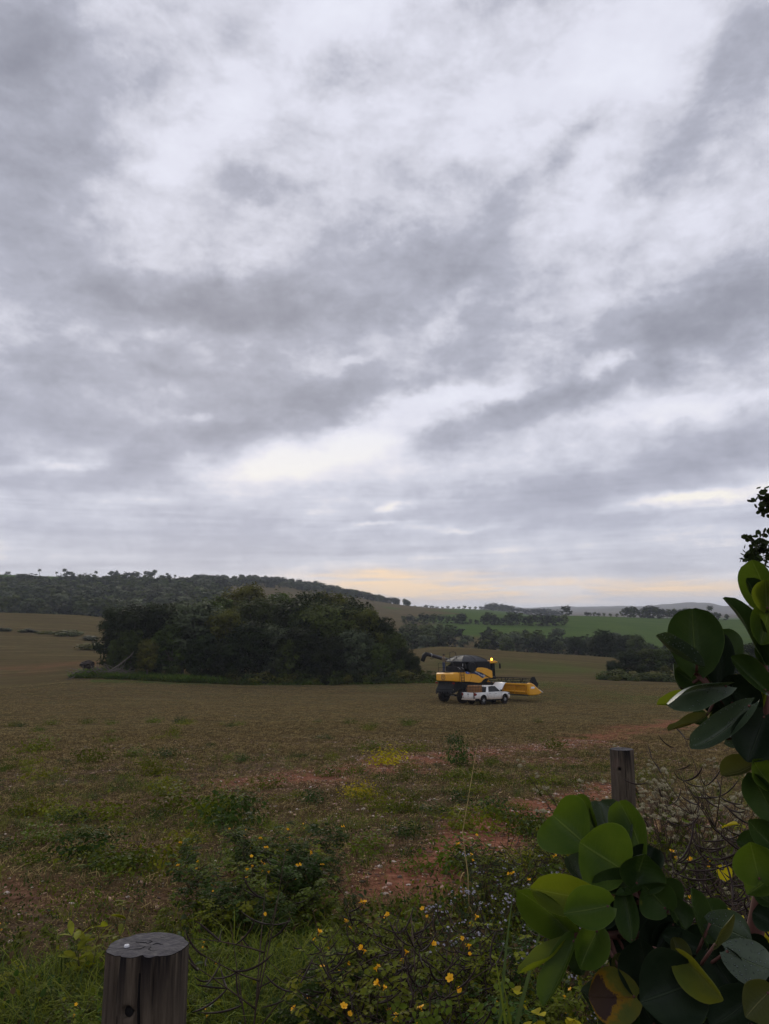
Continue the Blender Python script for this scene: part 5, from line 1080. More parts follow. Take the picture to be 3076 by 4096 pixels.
# ------------------------------------------------------------------ tree whose branch tips hang into the frame at the top right
rt = np.random.default_rng(12); TX0, TY0 = 11.2, 15.5
rtree = empty('round_leaved_tree', (TX0, TY0, gz1(TX0, TY0))); tag(rtree, 'dark tree whose round leaved branch tips hang in at the right edge', 'tree')
def relp(px, py, Y): return P(px, py, Y) - Vector(rtree.location)
tip_lobes = [(relp(3075, 2005, 14.5), .36), (relp(3045, 2190, 14.5), .38), (relp(3005, 2235, 14.4), .20), (relp(3110, 2120, 14.8), .2)]
Vs, Fs = [], []
mb = MB(); mb.tube([(0,0,-.4),(.1,0,1.6),(-.1,.1,3.2),(.1,0,4.8)], [.20,.16,.12,.06], 9)
cl_ = [(Vector((rt.normal() * 1.5, rt.normal() * 1.4, 3.6 + rt.normal() * 1.3)), .7) for _ in range(16)]
cl_ = [c for c in cl_ if c[0].x > -1.2 or True]
off = 0
for c, r_ in cl_ + tip_lobes:
    big = r_ > .5
    if big and c.x < -1.1: c.x = -c.x * .6
    st_ = Vector((rt.uniform(-.1, .1), 0, rt.uniform(1.8, 3.6))); mdl = (st_ + c) / 2 + Vector((0, 0, .35)); mb.tube([st_, mdl, c], [.06, .035, .012], 5)
    n_ = int(520 * r_ ** 2) + 26
    u = rt.normal(size=(n_, 3)); u /= np.linalg.norm(u, axis=1)[:, None]; cc_ = np.array(c) + u * (r_ * rt.uniform(.15, 1.0, n_)[:, None]) * np.array([1, 1, 1.05])
    for k in range(0, n_, 9): mb.tube([c, Vector(cc_[k])], [.010, .004], 3)
    nr = u * .5 + rt.normal(size=(n_, 3)) * .8; nr /= np.linalg.norm(nr, axis=1)[:, None]; t_ = np.cross(nr, rt.normal(size=(n_, 3))); t_ /= np.linalg.norm(t_, axis=1)[:, None]; b_ = np.cross(nr, t_); s_ = rt.uniform(.055, .085, n_)[:, None]
    for k in range(6):
        a = k * math.pi / 3; Vs.append(cc_ + (t_ * math.cos(a) * .95 + b_ * math.sin(a) * .85) * s_ + nr * s_ * .12 * (k % 2))
    base = off + np.arange(n_); Fs.append(np.stack([off + k * n_ + np.arange(n_) for k in range(6)], 1)); off += 6 * n_
link('trunk', mb.mesh('trunk', BARK, True, False), rtree); link('crown', mesh_np('crown', np.concatenate(Vs), np.concatenate(Fs), LF_DARK), rtree)
# ------------------------------------------------------------------ roadside weeds
WL = [leaf_mat('weed_leaf', (.074, .094, .011), trans=.3, rnd=.3, vscale=6), leaf_mat('weed_leaf_dark', (.032, .054, .011), trans=.22, rnd=.25, vscale=6), leaf_mat('weed_leaf_lime', (.125, .135, .014), trans=.35, rnd=.25, vscale=6), leaf_mat('weed_leaf_grey', (.044, .060, .028), trans=.18, rnd=.25, vscale=6)]
WSTEM = mat('weed_stem', (.050, .040, .020), .8, var=.4, vscale=9); DRY = mat('dry_stem', (.046, .030, .021), .9, var=.5, vscale=8); PODM = mat('seed_pod_brown', (.020, .011, .009), .8, var=.5, vscale=10); PODG = mat('seed_pod_green', (.085, .095, .025), .6, var=.3, vscale=10)
YFL = mat('yellow_petal', (.80, .42, .012), .6, var=.12, trans=.25); LIL = mat('lilac_white_petal', (.40, .38, .45), .8, var=.15, rnd=.1); CREAM = mat('cream_seed_fluff', (.28, .25, .15), .9, var=.25); STRAW = mat('straw', (.34, .255, .11), .9, var=.35, vscale=8, spec=0.0); STRAWD = mat('dark_straw', (.094, .066, .032), .95, var=.4, vscale=8, spec=0.0)
GRS = leaf_mat('grass_blade', (.115, .140, .016), trans=.3, rnd=.3, vscale=3); GRSD = leaf_mat('grass_blade_blue', (.050, .075, .022), trans=.25, rnd=.2, vscale=3); GRSY = leaf_mat('grass_blade_dry', (.17, .145, .060), trans=.2, rnd=.25, vscale=3)
def leaflet(V, F, UVn, base, d_, nrm, L, w):
    """small pointed-oval leaf with a slight crease, 6 faces"""
    d_ = d_.normalized(); s = d_.cross(nrm).normalized(); n = s.cross(d_); o = len(V)
    prof_ = [(0, .04), (.3, .85), (.62, 1.0), (.88, .55), (1.0, .03)]
    for t, k in prof_:
        p = base + d_ * (L * t) - n * (L * .18 * t * t)
        V += [tuple(p - s * (w * k) + n * (w * k * .25)), tuple(p), tuple(p + s * (w * k) + n * (w * k * .25))]
    for i in range(4):
        a = o + i * 3; F += [(a, a+1, a+4, a+3), (a+1, a+2, a+5, a+4)]
def rv3(rng, s=1.0): return Vector(rng.normal(size=3)) * s
def arc(p0, d0, L, bend, n=5):
    pts_ = [Vector(p0)]; d_ = Vector(d0).normalized()
    for i in range(n):
        d_ = (d_ + bend / n).normalized(); pts_.append(pts_[-1] + d_ * (L / n))
    return pts_
POD_ME = []
for i in range(4):
    rng = np.random.default_rng(300 + i); b = MB(); L = rng.uniform(.10, .15); pts_ = arc((0,0,0), (1, 0, -.25), L, Vector((rng.uniform(-.2, .2), rng.uniform(-.6, .6), rng.uniform(.5, 1.3))), 6)
    b.tube(pts_, [.0016, .0030, .0034, .0034, .0032, .0026, .0006], 5); POD_ME.append(b.mesh('seed_pod', PODM if i else PODG, True, False))
FL_ME = []
for i in range(3):
    b = MB(); rng = np.random.default_rng(320 + i)
    for k in range(5):
        a = k * 1.2566 + rng.uniform(-.15, .15); d_ = Vector((math.cos(a), math.sin(a), .35 + .3 * i)).normalized(); s = Vector((-math.sin(a), math.cos(a), 0)); L = .017
        p = [Vector((0,0,0)), d_*L*.5 + s*.0075, d_*L + s*.004, d_*L - s*.004, d_*L*.5 - s*.0075]; b.add(p, [(0,1,2,3,4)])
    b.tube([(0,0,-.012), (0,0,.006)], [.0015, .003], 5); FL_ME.append(b.mesh('flower', YFL, False, False))
def weed_plant(seed, h, nb, leafy, lm, pods, flowers, label, group, name='senna_weed', leafL=.038, stem_m=WSTEM, spread=.5):
    """one flowering legume weed: stem, foliage, each flower and each curved pod"""
    rng = np.random.default_rng(seed); e = empty(name, (0, 0, 0)); tag(e, label, 'weed', group)
    sb = MB(); V, F = [], []; attach = []
    main = arc((0, 0, -.03), (rng.uniform(-.2, .2), rng.uniform(-.2, .2), 1), h, Vector((rng.uniform(-.5, .5), rng.uniform(-.5, .5), -.1)), 7)
    sb.tube(main, [.0055 - .0006 * i for i in range(8)], 5); branches = [main]
    for k in range(nb):
        i = int(rng.integers(1, 6)); a = rng.uniform(0, 6.28); br = arc(main[i], (math.cos(a), math.sin(a), rng.uniform(.5, 1.3)), h * rng.uniform(.35, .7) * spread * 1.6, Vector((0, 0, rng.uniform(-.3, .5))), 5)
        sb.tube(br, [.0035, .003, .0026, .002, .0016, .001], 4); branches.append(br)
    for br in branches:
        for i in range(2, len(br)):
            attach.append(br[i])
            for q in range(leafy):
                a = rng.uniform(0, 6.28); out = Vector((math.cos(a), math.sin(a), rng.uniform(-.1, .7))); p = br[i] + (br[i-1] - br[i]) * rng.uniform(0, 1); r2 = arc(p, out, rng.uniform(.06, .10), Vector((0, 0, -.5)), 3); sb.tube(r2, .001, 3, False)
                for t_ in (1, 2, 3):
                    dirr = (r2[t_] - r2[t_-1]).normalized(); sd_ = dirr.cross(Vector((0, 0, 1))).normalized()
                    for s in (-1, 1): leaflet(V, F, None, r2[t_], dirr * .55 + sd_ * s + rv3(rng, .15), Vector((0, 0, 1)) + rv3(rng, .3), leafL * rng.uniform(.7, 1.15), leafL * .30)
    link('stem', sb.mesh('stem', stem_m, True, False), e)
    if V:
        me = bpy.data.meshes.new('foliage'); me.from_pydata(V, [], F); me.materials.append(lm); fo = link('foliage', me, e); fo['kind'] = 'stuff'
    for k in range(pods):
        p = attach[int(rng.integers(0, len(attach)))]; o = link('seed_pod', POD_ME[int(rng.integers(0, 4) if leafy > 1 else rng.integers(1, 4))], e); o.location = p; o.rotation_euler = (rng.uniform(-.5, .5), rng.uniform(-.6, .4), rng.uniform(0, 6.28)); s = rng.uniform(.8, 1.3); o.scale = (s, s, s)
    tips = [b[-1] for b in branches]
    for k in range(flowers):
        p = tips[(k // 2) % len(tips)] + rv3(rng, .016); o = link('flower', FL_ME[int(rng.integers(0, 3))], e); o.location = p + Vector((0,0,.012)); o.rotation_euler = (rng.uniform(-.9, .9), rng.uniform(-.9, .9), rng.uniform(0, 6)); s = rng.uniform(.8, 1.25); o.scale = (s, s, s)
    return e
G1, G2 = 'yellow flowered weeds on the verge', 'dry podded weeds on the verge'
LEAFY = [weed_plant(400+i, rngh, nb, 2, WL[m_], pd, fl, ('leafy green weed with small yellow flowers on the verge' if fl else ['', 'dark leaved weed without flowers on the verge', 'mid green weed without flowers on the verge', '', 'lime green weed without flowers on the verge'][i]), G1) for i, (rngh, nb, m_, pd, fl) in enumerate([(.62,7,0,3,3),(.70,8,1,4,0),(.50,6,0,2,0),(.56,7,1,3,2),(.44,6,2,0,0)])]
PODDY = [weed_plant(450+i, rngh, nb, lf, WL[m_], pd, fl, 'half dry weed with dark curved seed pods on the verge', G2, stem_m=DRY, spread=.75, name='podded_weed') for i, (rngh, nb, m_, pd, fl, lf) in enumerate([(.62,7,0,22,2,1),(.74,8,3,26,0,0),(.58,6,0,18,2,1),(.68,8,2,24,2,1)])]
used_ = set()
def put(e0, x, y, s=1.0, rz=None, label=None, lean=0.0):
    if e0.name in used_: e = copy_tree(e0)
    else: e = e0; used_.add(e0.name)
    e.location = (x, y, gz1(x, y)); e.rotation_euler = (random.uniform(-lean, lean), random.uniform(-lean, lean), random.uniform(0, 6.28) if rz is None else rz); e.scale = (s, s, s)
    if label: e['label'] = label
    return e
def at(px, py):
    """ground point under a photograph pixel (the weed's foot)"""
    d_ = ray(px, py); lo, hi = .6, 200.0
    for _ in range(50):
        m_ = (lo + hi) / 2; x = d_[0] / d_[1] * m_; z = CAMZ + d_[2] / d_[1] * m_
        if z > gz1(x, m_): lo = m_
        else: hi = m_
    return d_[0] / d_[1] * lo, lo
# flowering weeds: pixel of the foot, variant, size
rw = np.random.default_rng(21)
spots = []
for _ in range(46):
    px = 790 + 560 * rw.uniform(0, 1) ** 1.1; py = rw.uniform(3520, 3830) - abs(px - 1100) * .12; spots.append((px, py, int(rw.integers(0, 5)), rw.uniform(.62, 1.05) * (1.0 if px < 1300 else .7)))
for _ in range(30):
    px = rw.uniform(1200, 2100); py = rw.uniform(3430, 3960)
    xx_, yy_ = at(px, py)
    if red_mask(np.array([xx_]), np.array([yy_]))[0] > .2: continue
    spots.append((px, py, int(rw.integers(0, 5)), rw.uniform(.35, .62) * (.55 if 1330 < px < 1920 and py > 3500 else 1)))
for _ in range(26):
    px = rw.uniform(1280, 2250); py = rw.uniform(4050, 4500); spots.append((px, py, int(rw.integers(0, 5)), rw.uniform(.5, .8)))
for _ in range(40):
    px = rw.uniform(-50, 980); py = rw.uniform(3760, 4400); spots.append((px, py, int(rw.choice([0, 2, 2, 4, 4, 4])), rw.uniform(.3, .6)))
for px, py, v, s in spots:
    x, y = at(px, py)
    put(LEAFY[v], x, y, s, lean=.15)
for _ in range(22):
    px = rw.uniform(1300, 2050); py = rw.uniform(4000, 4600); x, y = at(px, py); put(PODDY[int(rw.integers(0, 4))], x, y, rw.uniform(.75, 1.05), lean=.35)
for _ in range(12):
    px = rw.uniform(1960, 2300); py = rw.uniform(3480, 3800); x, y = at(px, py); put(PODDY[int(rw.integers(0, 4))], x, y, rw.uniform(.7, 1.0), lean=.3)
TALLP = [weed_plant(480+i, 1.45, 13, 0, WL[1], 46, 0, 'tall dry shrub with long dark curved pods behind the big leaves', 'tall podded shrubs at the right', stem_m=DRY, spread=.30, name='podded_shrub') for i in range(2)]
for px, y, s, lab in [(2800, 2.75, 1.0, 'tall dry shrub with dark curved pods right of the slim post'), (2890, 2.9, 1.05, None), (2860, 3.3, 1.0, None), (2980, 2.6, .95, None), (2740, 3.9, .8, None), (2900, 3.7, 1.1, None), (3050, 3.3, 1.1, None), (2790, 4.4, 1.05, None), (2850, 2.4, .85, None)]:
    put(TALLP[int(rw.integers(0, 2))], (px - CX) / F_PX * y * .98, y, s, lean=.15, label=lab)
for _ in range(26):
    px = rw.uniform(2460, 3060); y = rw.uniform(3.2, 6.0); x = (px - CX) / F_PX * y; put(PODDY[int(rw.integers(0, 4))], x, y, rw.uniform(.9, 1.3), lean=.3)
# a few placed with the photograph: leaning pod stalks at the bottom left of centre and right
for px, py, s, lab in [(1010, 4330, 1.15, 'tall leaning weed with long dark pods right of the thick post'), (2660, 3640, 1.2, 'dry weed with dark pods fanning out right of the slim post'), (1640, 4420, 1.1, 'dense dark pod weed at the bottom centre')]:
    x, y = at(px, py); put(PODDY[1], x, y, s, label=lab, lean=.2)
# ------------------------------------------------------------------ whitish flower heads
def head_mesh(name, seed, m_, n, r_, fl):
    rng = np.random.default_rng(seed); V, F = [], []
    for k in range(n):
        u = rv3(rng).normalized(); u.z = abs(u.z) * .8 + .1; p = u * r_ * rng.uniform(.5, 1); t = u.cross(rv3(rng)).normalized() * fl; b_ = u.cross(t).normalized() * fl; o = len(V)
        V += [tuple(p - t), tuple(p + b_), tuple(p + t), tuple(p - b_)]; F.append((o, o+1, o+2, o+3))
    return mesh_np(name, V, F, m_)
HEAD_L = [head_mesh('flower_head', i, LIL, 26, .011, .0030) for i in range(3)]; HEAD_C = [head_mesh('seed_head', 10+i, CREAM, 40, .015, .0032) for i in range(3)]
def puff_plant(seed, h, n, heads, hm, label, group, name, lm):
    rng = np.random.default_rng(seed); e = empty(name); tag(e, label, 'wildflower', group); sb = MB(); V, F = [], []
    for k in range(n):
        a = rng.uniform(0, 6.28); st_ = arc((rng.normal()*.03, rng.normal()*.03, -.02), (math.cos(a)*.35, math.sin(a)*.35, 1), h * rng.uniform(.7, 1.1), Vector((math.cos(a)*.3, math.sin(a)*.3, 0)), 5); sb.tube(st_, [.0022,.002,.0018,.0015,.0012,.0008], 4)
        for i in range(1, 5):
            for q in range(3): leaflet(V, F, None, st_[i], rv3(rng) * .7 + Vector((0,0,.3)), Vector((0,0,1)) + rv3(rng, .3), rng.uniform(.018, .034), .009)
        for q in range(heads):
            tip = st_[-1] + Vector((rng.normal()*.025, rng.normal()*.025, rng.uniform(.0, .03))); sb.tube([st_[-2], tip], [.001, .0006], 3); o = link(hm[0].name.split('.')[0], hm[int(rng.integers(0, 3))], e); o.location = tip; s = rng.uniform(.7, 1.25); o.scale = (s, s, s); o.rotation_euler = tuple(rng.uniform(-.5, .5, 3))
    link('stem', sb.mesh('stem', DRY, True, False), e); me = bpy.data.meshes.new('foliage'); me.from_pydata(V, [], F); me.materials.append(lm); fo = link('foliage', me, e); fo['kind'] = 'stuff'; return e
WHT_P = [puff_plant(500+i, .52, 4, 3, HEAD_L, 'wildflower with tiny lilac white heads among the weeds', 'lilac white wildflowers on the verge', 'white_wildflower', WL[3]) for i in range(3)]
CRM_P = [puff_plant(520+i, .85, 5, 3, HEAD_C, 'dry wildflower with cream seed heads near the slim post', 'cream headed wildflowers near the slim post', 'seedhead_wildflower', WL[0]) for i in range(3)]
for _ in range(24):
    px = rw.uniform(1820, 2330); py = rw.uniform(3600, 4100); x, y = at(px, py); put(WHT_P[int(rw.integers(0, 3))], x, y, rw.uniform(.7, 1.1), lean=.15)
for px, py in [(1330,4180),(1390,4200),(1440,4230),(1510,4230),(2380,4120),(2350,4180)]:
    x, y = at(px, py); put(WHT_P[int(rw.integers(0, 3))], x, y, .6, lean=.1)
for _ in range(38):
    px = rw.uniform(2380, 2960); y = rw.uniform(5.2, 7.6); x = (px - CX) / F_PX * y * .97; put(CRM_P[int(rw.integers(0, 3))], x, y, rw.uniform(1.15, 1.65), lean=.15)
for _ in range(16):
    px = rw.uniform(2560, 3060); y = rw.uniform(3.4, 5.0); x = (px - CX) / F_PX * y * .97; put(CRM_P[int(rw.integers(0, 3))], x, y, rw.uniform(.8, 1.05), lean=.15)
# ------------------------------------------------------------------ yellow-leaved plants and lanceolate sprig
def leafy_sprig(seed, h, n, L, w, lm, label, name, cat='plant', group=None, spread=.5):
    rng = np.random.default_rng(seed); e = empty(name); tag(e, label, cat, group); sb = MB()
    for k in range(n):
        a = rng.uniform(0, 6.28); st_ = arc((rng.normal()*.02, rng.normal()*.02, -.02), (math.cos(a)*spread, math.sin(a)*spread, 1), h * rng.uniform(.6, 1.1), Vector((0, 0, .2)), 6); sb.tube(st_, [.004,.0036,.003,.0026,.002,.0015,.001], 5)
        for i in range(2, 7):
            for q in range(2):
                V, F = [], []; b_ = rng.uniform(0, 6.28); leaflet(V, F, None, st_[i], Vector((math.cos(b_), math.sin(b_), rng.uniform(.2, .9))), Vector((0,0,1)) + rv3(rng, .4), L * rng.uniform(.7, 1.15), w)
                me = bpy.data.meshes.new('leaf'); me.from_pydata(V, [], F); me.materials.append(lm); me.polygons.foreach_set('use_smooth', [True]*len(F)); link('leaf', me, e)
    link('stem', sb.mesh('stem', WSTEM, True, False), e); return e
YEL_L = leaf_mat('yellow_vine_leaf', (.30, .26, .012), trans=.4, rnd=.15, vscale=9); LIME_L = leaf_mat('lime_sprig_leaf', (.17, .18, .020), trans=.4, rnd=.2, vscale=9)
yv = [leafy_sprig(600+i, .55, 4, .075, .030, YEL_L, 'yellow leaved weed among the dark stems at the right', 'yellow_weed', 'weed', 'yellow leaved weeds') for i in range(2)]
for px, py, s, v in [(2800, 3700, .9, 0), (2870, 3780, 1.0, 1), (2930, 3900, 1.0, 0), (2090, 4180, .75, 1), (2040, 4260, .8, 0), (2900, 3480, .8, 1)]:
    x, y = at(px, py); y = min(y, 3.4); x = (px - CX) / F_PX * y; put(yv[v], x, y, s, lean=.2)
ytall = [leafy_sprig(620+i, 1.30, 3, .075, .028, YEL_L, 'tall yellow leaved plant among the dark podded shrubs', 'yellow_weed', 'weed', 'yellow leaved weeds', spread=.15) for i in range(2)]
for px, y, s, v in [(2790, 2.75, .92, 0), (2875, 2.8, .85, 1), (2935, 3.0, 1.0, 0), (2980, 3.3, 1.2, 1)]:
    put(ytall[v], (px - CX) / F_PX * y, y, s, lean=.12)
x, y = at(360, 3990); put(leafy_sprig(611, .50, 5, .11, .020, LIME_L, 'upright sprig with long yellow green leaves left of the thick post', 'lanceolate_sprig', spread=.4), x, y, 1.0)
x, y = at(1450, 4480); put(leafy_sprig(612, .30, 4, .07, .026, LIME_L, 'small lime leaved plant at the bottom edge', 'lime_plant', spread=.6), x, y, .9)
# low mounds of weeds out in the field, each its own plant
MOUND = [mesh_np('foliage', *crown(np.random.default_rng(700+i), [(0,0,.10,.22,.14),(.18,.05,.07,.16,.10),(-.16,-.06,.07,.15,.10)], 420, .055), m_) for i, m_ in enumerate((WL[0], WL[2], WL[1], WL[0], leaf_mat('yellow_mound_leaf', (.34, .28, .012), trans=.35, rnd=.1)))]
def mound(px, py, s, v, label, zs=1.0):
    x, y = at(px, py); o = empty('field_weed'); f_ = link('foliage', MOUND[v], o); f_['kind'] = 'stuff'; o.location = (x, y, gz1(x, y)); o.scale = (s*1.3, s, s*zs); o.rotation_euler = (0, 0, rw.uniform(0, 6)); tag(o, label, 'weed', 'low weeds growing out in the field'); return o
mound(1440, 3185, .9, 4, 'bright yellow green weed mound in the middle of the stony field'); mound(640, 3100, .9, 1, 'single lime green weed on the bare field at left'); mound(1545, 3055, 1.4, 4, 'yellowish weed clump beside the red track'); mound(1830, 3060, 1.1, 2, 'dark upright weed left of the tall dry stalk', 2.0)
mound(930, 3315, 1.1, 2, 'dark green bushy weed at the near edge of the field', 1.5); mound(860, 3290, 1.0, 0, 'pale bushy weed touching the dark bushy weed', 1.4); mound(680, 3240, 1.2, 0, 'green grassy weed mound left of the bushy weed', 1.0); mound(160, 3380, .9, 0, 'round green weed on the left field'); mound(150, 3010, 1.8, 0, 'wide green weed patch at the far left of the field')
for _ in range(150):
    px = rw.uniform(-60, 2400); py = 2890 + 620 * rw.uniform(0, 1) ** 1.2
    if abs(px - 1100) < 500 and rw.uniform() < .2: continue
    v_ = int(rw.integers(0, 4)); mound(px, py, rw.uniform(.35, 1.15) * (1.15 if py < 3050 else .85), v_, ['low mid green weed tuft on the harvested field', 'low lime green weed tuft on the harvested field', 'low dark green weed tuft on the harvested field', 'low mid green weed tuft on the harvested field'][v_], rw.uniform(.7, 1.3))
# ------------------------------------------------------------------ long grass and the dry stalk
def blade(V, F, p0, d0, L, w, droop, n=6):
    d_ = Vector(d0).normalized(); s = d_.cross(Vector((0,0,1)))
    s = s.normalized() if s.length > .05 else Vector((1, 0, 0)); p = Vector(p0); o = len(V)
    for i in range(n + 1):
        t = i / n; k = w * (1 - t ** 2.2) * (.55 + .45 * min(1, t * 4)) + .0004; V += [tuple(p - s * k), tuple(p + s * k)]; d_ = (d_ + Vector((0, 0, -droop / n))).normalized(); p = p + d_ * (L / n)
    for i in range(n): a = o + 2*i; F.append((a, a+1, a+3, a+2))
def tall_grass(label, x, y, n, L, w, m_, seed, lean=(0,0)):
    rng = np.random.default_rng(seed); e = empty('tall_grass', (x, y, gz1(x, y))); tag(e, label, 'grass plant', 'tall broad grasses among the weeds')
    for k in range(n):
        V, F = [], []; a = rng.uniform(0, 6.28); blade(V, F, (rng.normal()*.02, rng.normal()*.02, -.02), (math.cos(a)*.35 + lean[0], math.sin(a)*.35 + lean[1], 1), L * rng.uniform(.6, 1.1), w * rng.uniform(.7, 1.2), rng.uniform(.4, 1.9), 8)
        me = bpy.data.meshes.new('blade'); me.from_pydata(V, [], F); me.materials.append(m_); me.polygons.foreach_set('use_smooth', [True]*len(F)); link('blade', me, e)
    return e
for i, (px, y, n, L, w, m_, lab) in enumerate([(2190, 2.5, 9, 1.08, .012, GRSD, 'broad bladed grass below the left leaf cluster'), (2330, 2.3, 7, 1.02, .012, GRS, 'broad bladed grass under the withered leaf'), (1900, 2.7, 3, 1.38, .012, GRSD, 'grass with one long arching blade at the bottom right of centre'), (1690, 2.5, 4, .85, .011, GRS, 'short bright grass at the bottom centre edge'), (2080, 2.6, 5, .9, .010, GRS, 'grass tuft at the bottom edge left of the big leaves')]):
    x = (px - CX) / F_PX * y * 1.02; tall_grass(lab, x, y, n, L, w, m_, 900 + i)
sx, sy = at(1880, 3720); st_ = empty('dry_stalk', (sx, sy, gz1(sx, sy))); tag(st_, 'single tall dry grass stalk leaning over the weeds', 'dry stalk')
pt = P(1910, 2972, sy); b = MB(); e_ = Vector(st_.location); b.tube([(0,0,-.05), (P(1872, 3500, sy) - e_) + Vector((0,0,0)), (P(1850, 3330, sy) - e_), pt - e_], [.006, .005, .0035, .0012], 6); b.build('stem', STRAW, st_, smooth=True)
V, F = [], []
for k in range(5): blade(V, F, (P(1862, 3620 - 130*k, sy) - e_), (random.uniform(-1, 1), random.uniform(-1, 1), .6), .12, .003, 2.0)
me = bpy.data.meshes.new('dry_leaf'); me.from_pydata(V, [], F); me.materials.append(STRAW); link('dry_leaf', me, st_)
# ------------------------------------------------------------------ ground cover nobody could count
def tuft_mesh(seed, n, L, w, spread, m_, droop=(.3, 1.4), nseg=3):
    rng = np.random.default_rng(seed); V, F = [], []
    for k in range(n):
        a = rng.uniform(0, 6.28); r_ = spread * rng.uniform(0, 1) ** .5; b_ = rng.uniform(0, 6.28); blade(V, F, (r_*math.cos(b_), r_*math.sin(b_), -.01), (math.cos(a)*.5, math.sin(a)*.5, 1), L * rng.uniform(.5, 1.2), w, rng.uniform(*droop), nseg)
    me = bpy.data.meshes.new('tuft'); me.from_pydata(V, [], F); me.materials.append(m_); return me
def stubble_mesh(seed, n, m1, m2):
    rng = np.random.default_rng(seed); b = MB()
    for k in range(n):
        b.cur = int(rng.uniform() < .6); x, y = rng.normal() * .16, rng.normal() * .07
        if rng.uniform() < .25: b.tube([(x, y, -.01), (x + rng.normal()*.02, y + rng.normal()*.02, rng.uniform(.02, .065))], [.003, .002], 3)
        else:
            a = rng.uniform(0, 6.28); L = rng.uniform(.02, .09); z = rng.uniform(.004, .03); b.tube([(x, y, z), (x + math.cos(a)*L, y + math.sin(a)*L, z + rng.normal()*.012)], [.0024, .0018], 3)
    return b.mesh('stubble', [m1, m2], False, False)
def litter_leaves(seed, n, m_, L=.03):
    rng = np.random.default_rng(seed); V, F = [], []
    for k in range(n): leaflet(V, F, None, Vector((rng.normal()*.12, rng.normal()*.12, rng.uniform(.0, .10))), rv3(rng) + Vector((0,0,.25)), Vector((0,0,1)) + rv3(rng, .5), L * rng.uniform(.6, 1.3), L * .36)
    me = bpy.data.meshes.new('litter'); me.from_pydata(V, [], F); me.materials.append(m_); return me
def stone_mesh(seed, m_, k=.5):
    bm = bmesh.new(); bmesh.ops.create_icosphere(bm, subdivisions=1, radius=1.0); rng = np.random.default_rng(seed)
    for v in bm.verts: v.co = Vector((v.co.x, v.co.y * .75, v.co.z * k)) * rng.uniform(.75, 1.2)
    me = bpy.data.meshes.new('stone'); bm.to_mesh(me); bm.free(); me.materials.append(m_); return me
STN = [mat('pink_stone', (.36, .225, .17), .9, var=.3, vscale=4), mat('pale_stone', (.45, .37, .31), .9, var=.3, vscale=4), mat('red_clod', (.115, .055, .038), .95, var=.3, vscale=4), mat('brown_clod', (.060, .042, .030), .95, var=.3, vscale=4)]
C_STUB = source_collection('stubble_src', [stubble_mesh(1, 34, STRAW, STRAWD), stubble_mesh(2, 34, STRAW, STRAWD), stubble_mesh(3, 26, STRAWD, STRAWD), stubble_mesh(4, 40, STRAW, STRAWD)])
C_GRASS = source_collection('grass_src', [tuft_mesh(1, 16, .16, .0024, .05, GRS), tuft_mesh(2, 18, .22, .0024, .06, GRSD), tuft_mesh(3, 14, .14, .0026, .06, GRSY), tuft_mesh(4, 20, .28, .0018, .08, GRS, (.8, 2.4), 5)])
C_LEAF = source_collection('groundcover_src', [litter_leaves(1, 26, WL[0]), litter_leaves(2, 24, WL[1]), litter_leaves(3, 22, WL[2], .026), litter_leaves(4, 20, WL[3], .034), litter_leaves(5, 26, STRAWD, .03)])
C_STONE = source_collection('stone_src', [stone_mesh(1, STN[0]), stone_mesh(2, STN[1]), stone_mesh(3, STN[2]), stone_mesh(4, STN[3])])
def field_points(n, r0, r1, seed, dens, power=1.0, amax=36):
    """random points in the wedge ahead, kept where dens(x,y) beats a random number"""
    rng = np.random.default_rng(seed); a = np.radians(rng.uniform(-amax, amax, n)); r = np.sqrt(rng.uniform(0, 1, n) ** power * (r1**2 - r0**2) + r0**2); x, y = r*np.sin(a), r*np.cos(a)
    k = dens(x, y) > rng.uniform(0, 1, n); x, y = x[k], y[k]; return x, y, gz(x, y), rng
def verge(x, y):                       # 1 on the weedy verge by the fence, falling to 0 in the field
    edge = np.interp(x / np.maximum(y, .1), [-.6, -.35, -.2, -.05, .1, .22, .5], [5.4, 5.5, 5.8, 6.8, 7.6, 9.5, 9.5]); edge = edge + (fbm(x * .8, y * .8, 90) - .5) * 3.0
    return np.clip((edge - y) / 1.2, 0, 1)
x, y, z, rng = field_points(36000, 4, 42, 1, lambda x, y: np.clip((44 - np.hypot(x, y)) / 22, 0, 1) * np.clip(1 - red_mask(x, y) * .9, 0, 1) * np.clip(1 - verge(x, y) * .7, 0, 1) * (.35 + .65 * fbm(x * .5, y * 1.4, 91)), .75)
n = len(x); s = rng.uniform(.7, 1.4, n)
scatter('crop_stubble', C_STUB, np.stack([x, y, z], 1), np.stack([0*x, 0*x, rng.normal(size=n) * .5], 1), np.stack([s, s, s], 1), rng.integers(0, 4, n), 'short brown stubble and straw litter covering the harvested field')
x, y, z, rng = field_points(32000, 20, 112, 2, lambda x, y: np.clip((np.hypot(x, y) - 18) / 24, 0, 1) * (1 - red_mask(x, y) * .85) * np.clip((112 - np.hypot(x, y)) / 14, 0, 1) * (.45 + .55 * fbm(x * .2, y * .8, 92)), .9, 34)
n = len(x); s = rng.uniform(1.0, 2.0, n)
scatter('far_stubble', C_STUB, np.stack([x, y, z], 1), np.stack([0*x, 0*x, rng.normal(size=n) * .3], 1), np.stack([s * 1.8, s, s * .6], 1), rng.integers(0, 4, n), 'thin rows of stubble on the farther part of the field')
x, y, z, rng = field_points(20000, 2.6, 17, 11, lambda x, y: np.clip((18 - np.hypot(x, y)) / 8, 0, 1) * (1 - red_mask(x, y) * .9), .9)
n = len(x); s = rng.uniform(.5, 1.1, n)
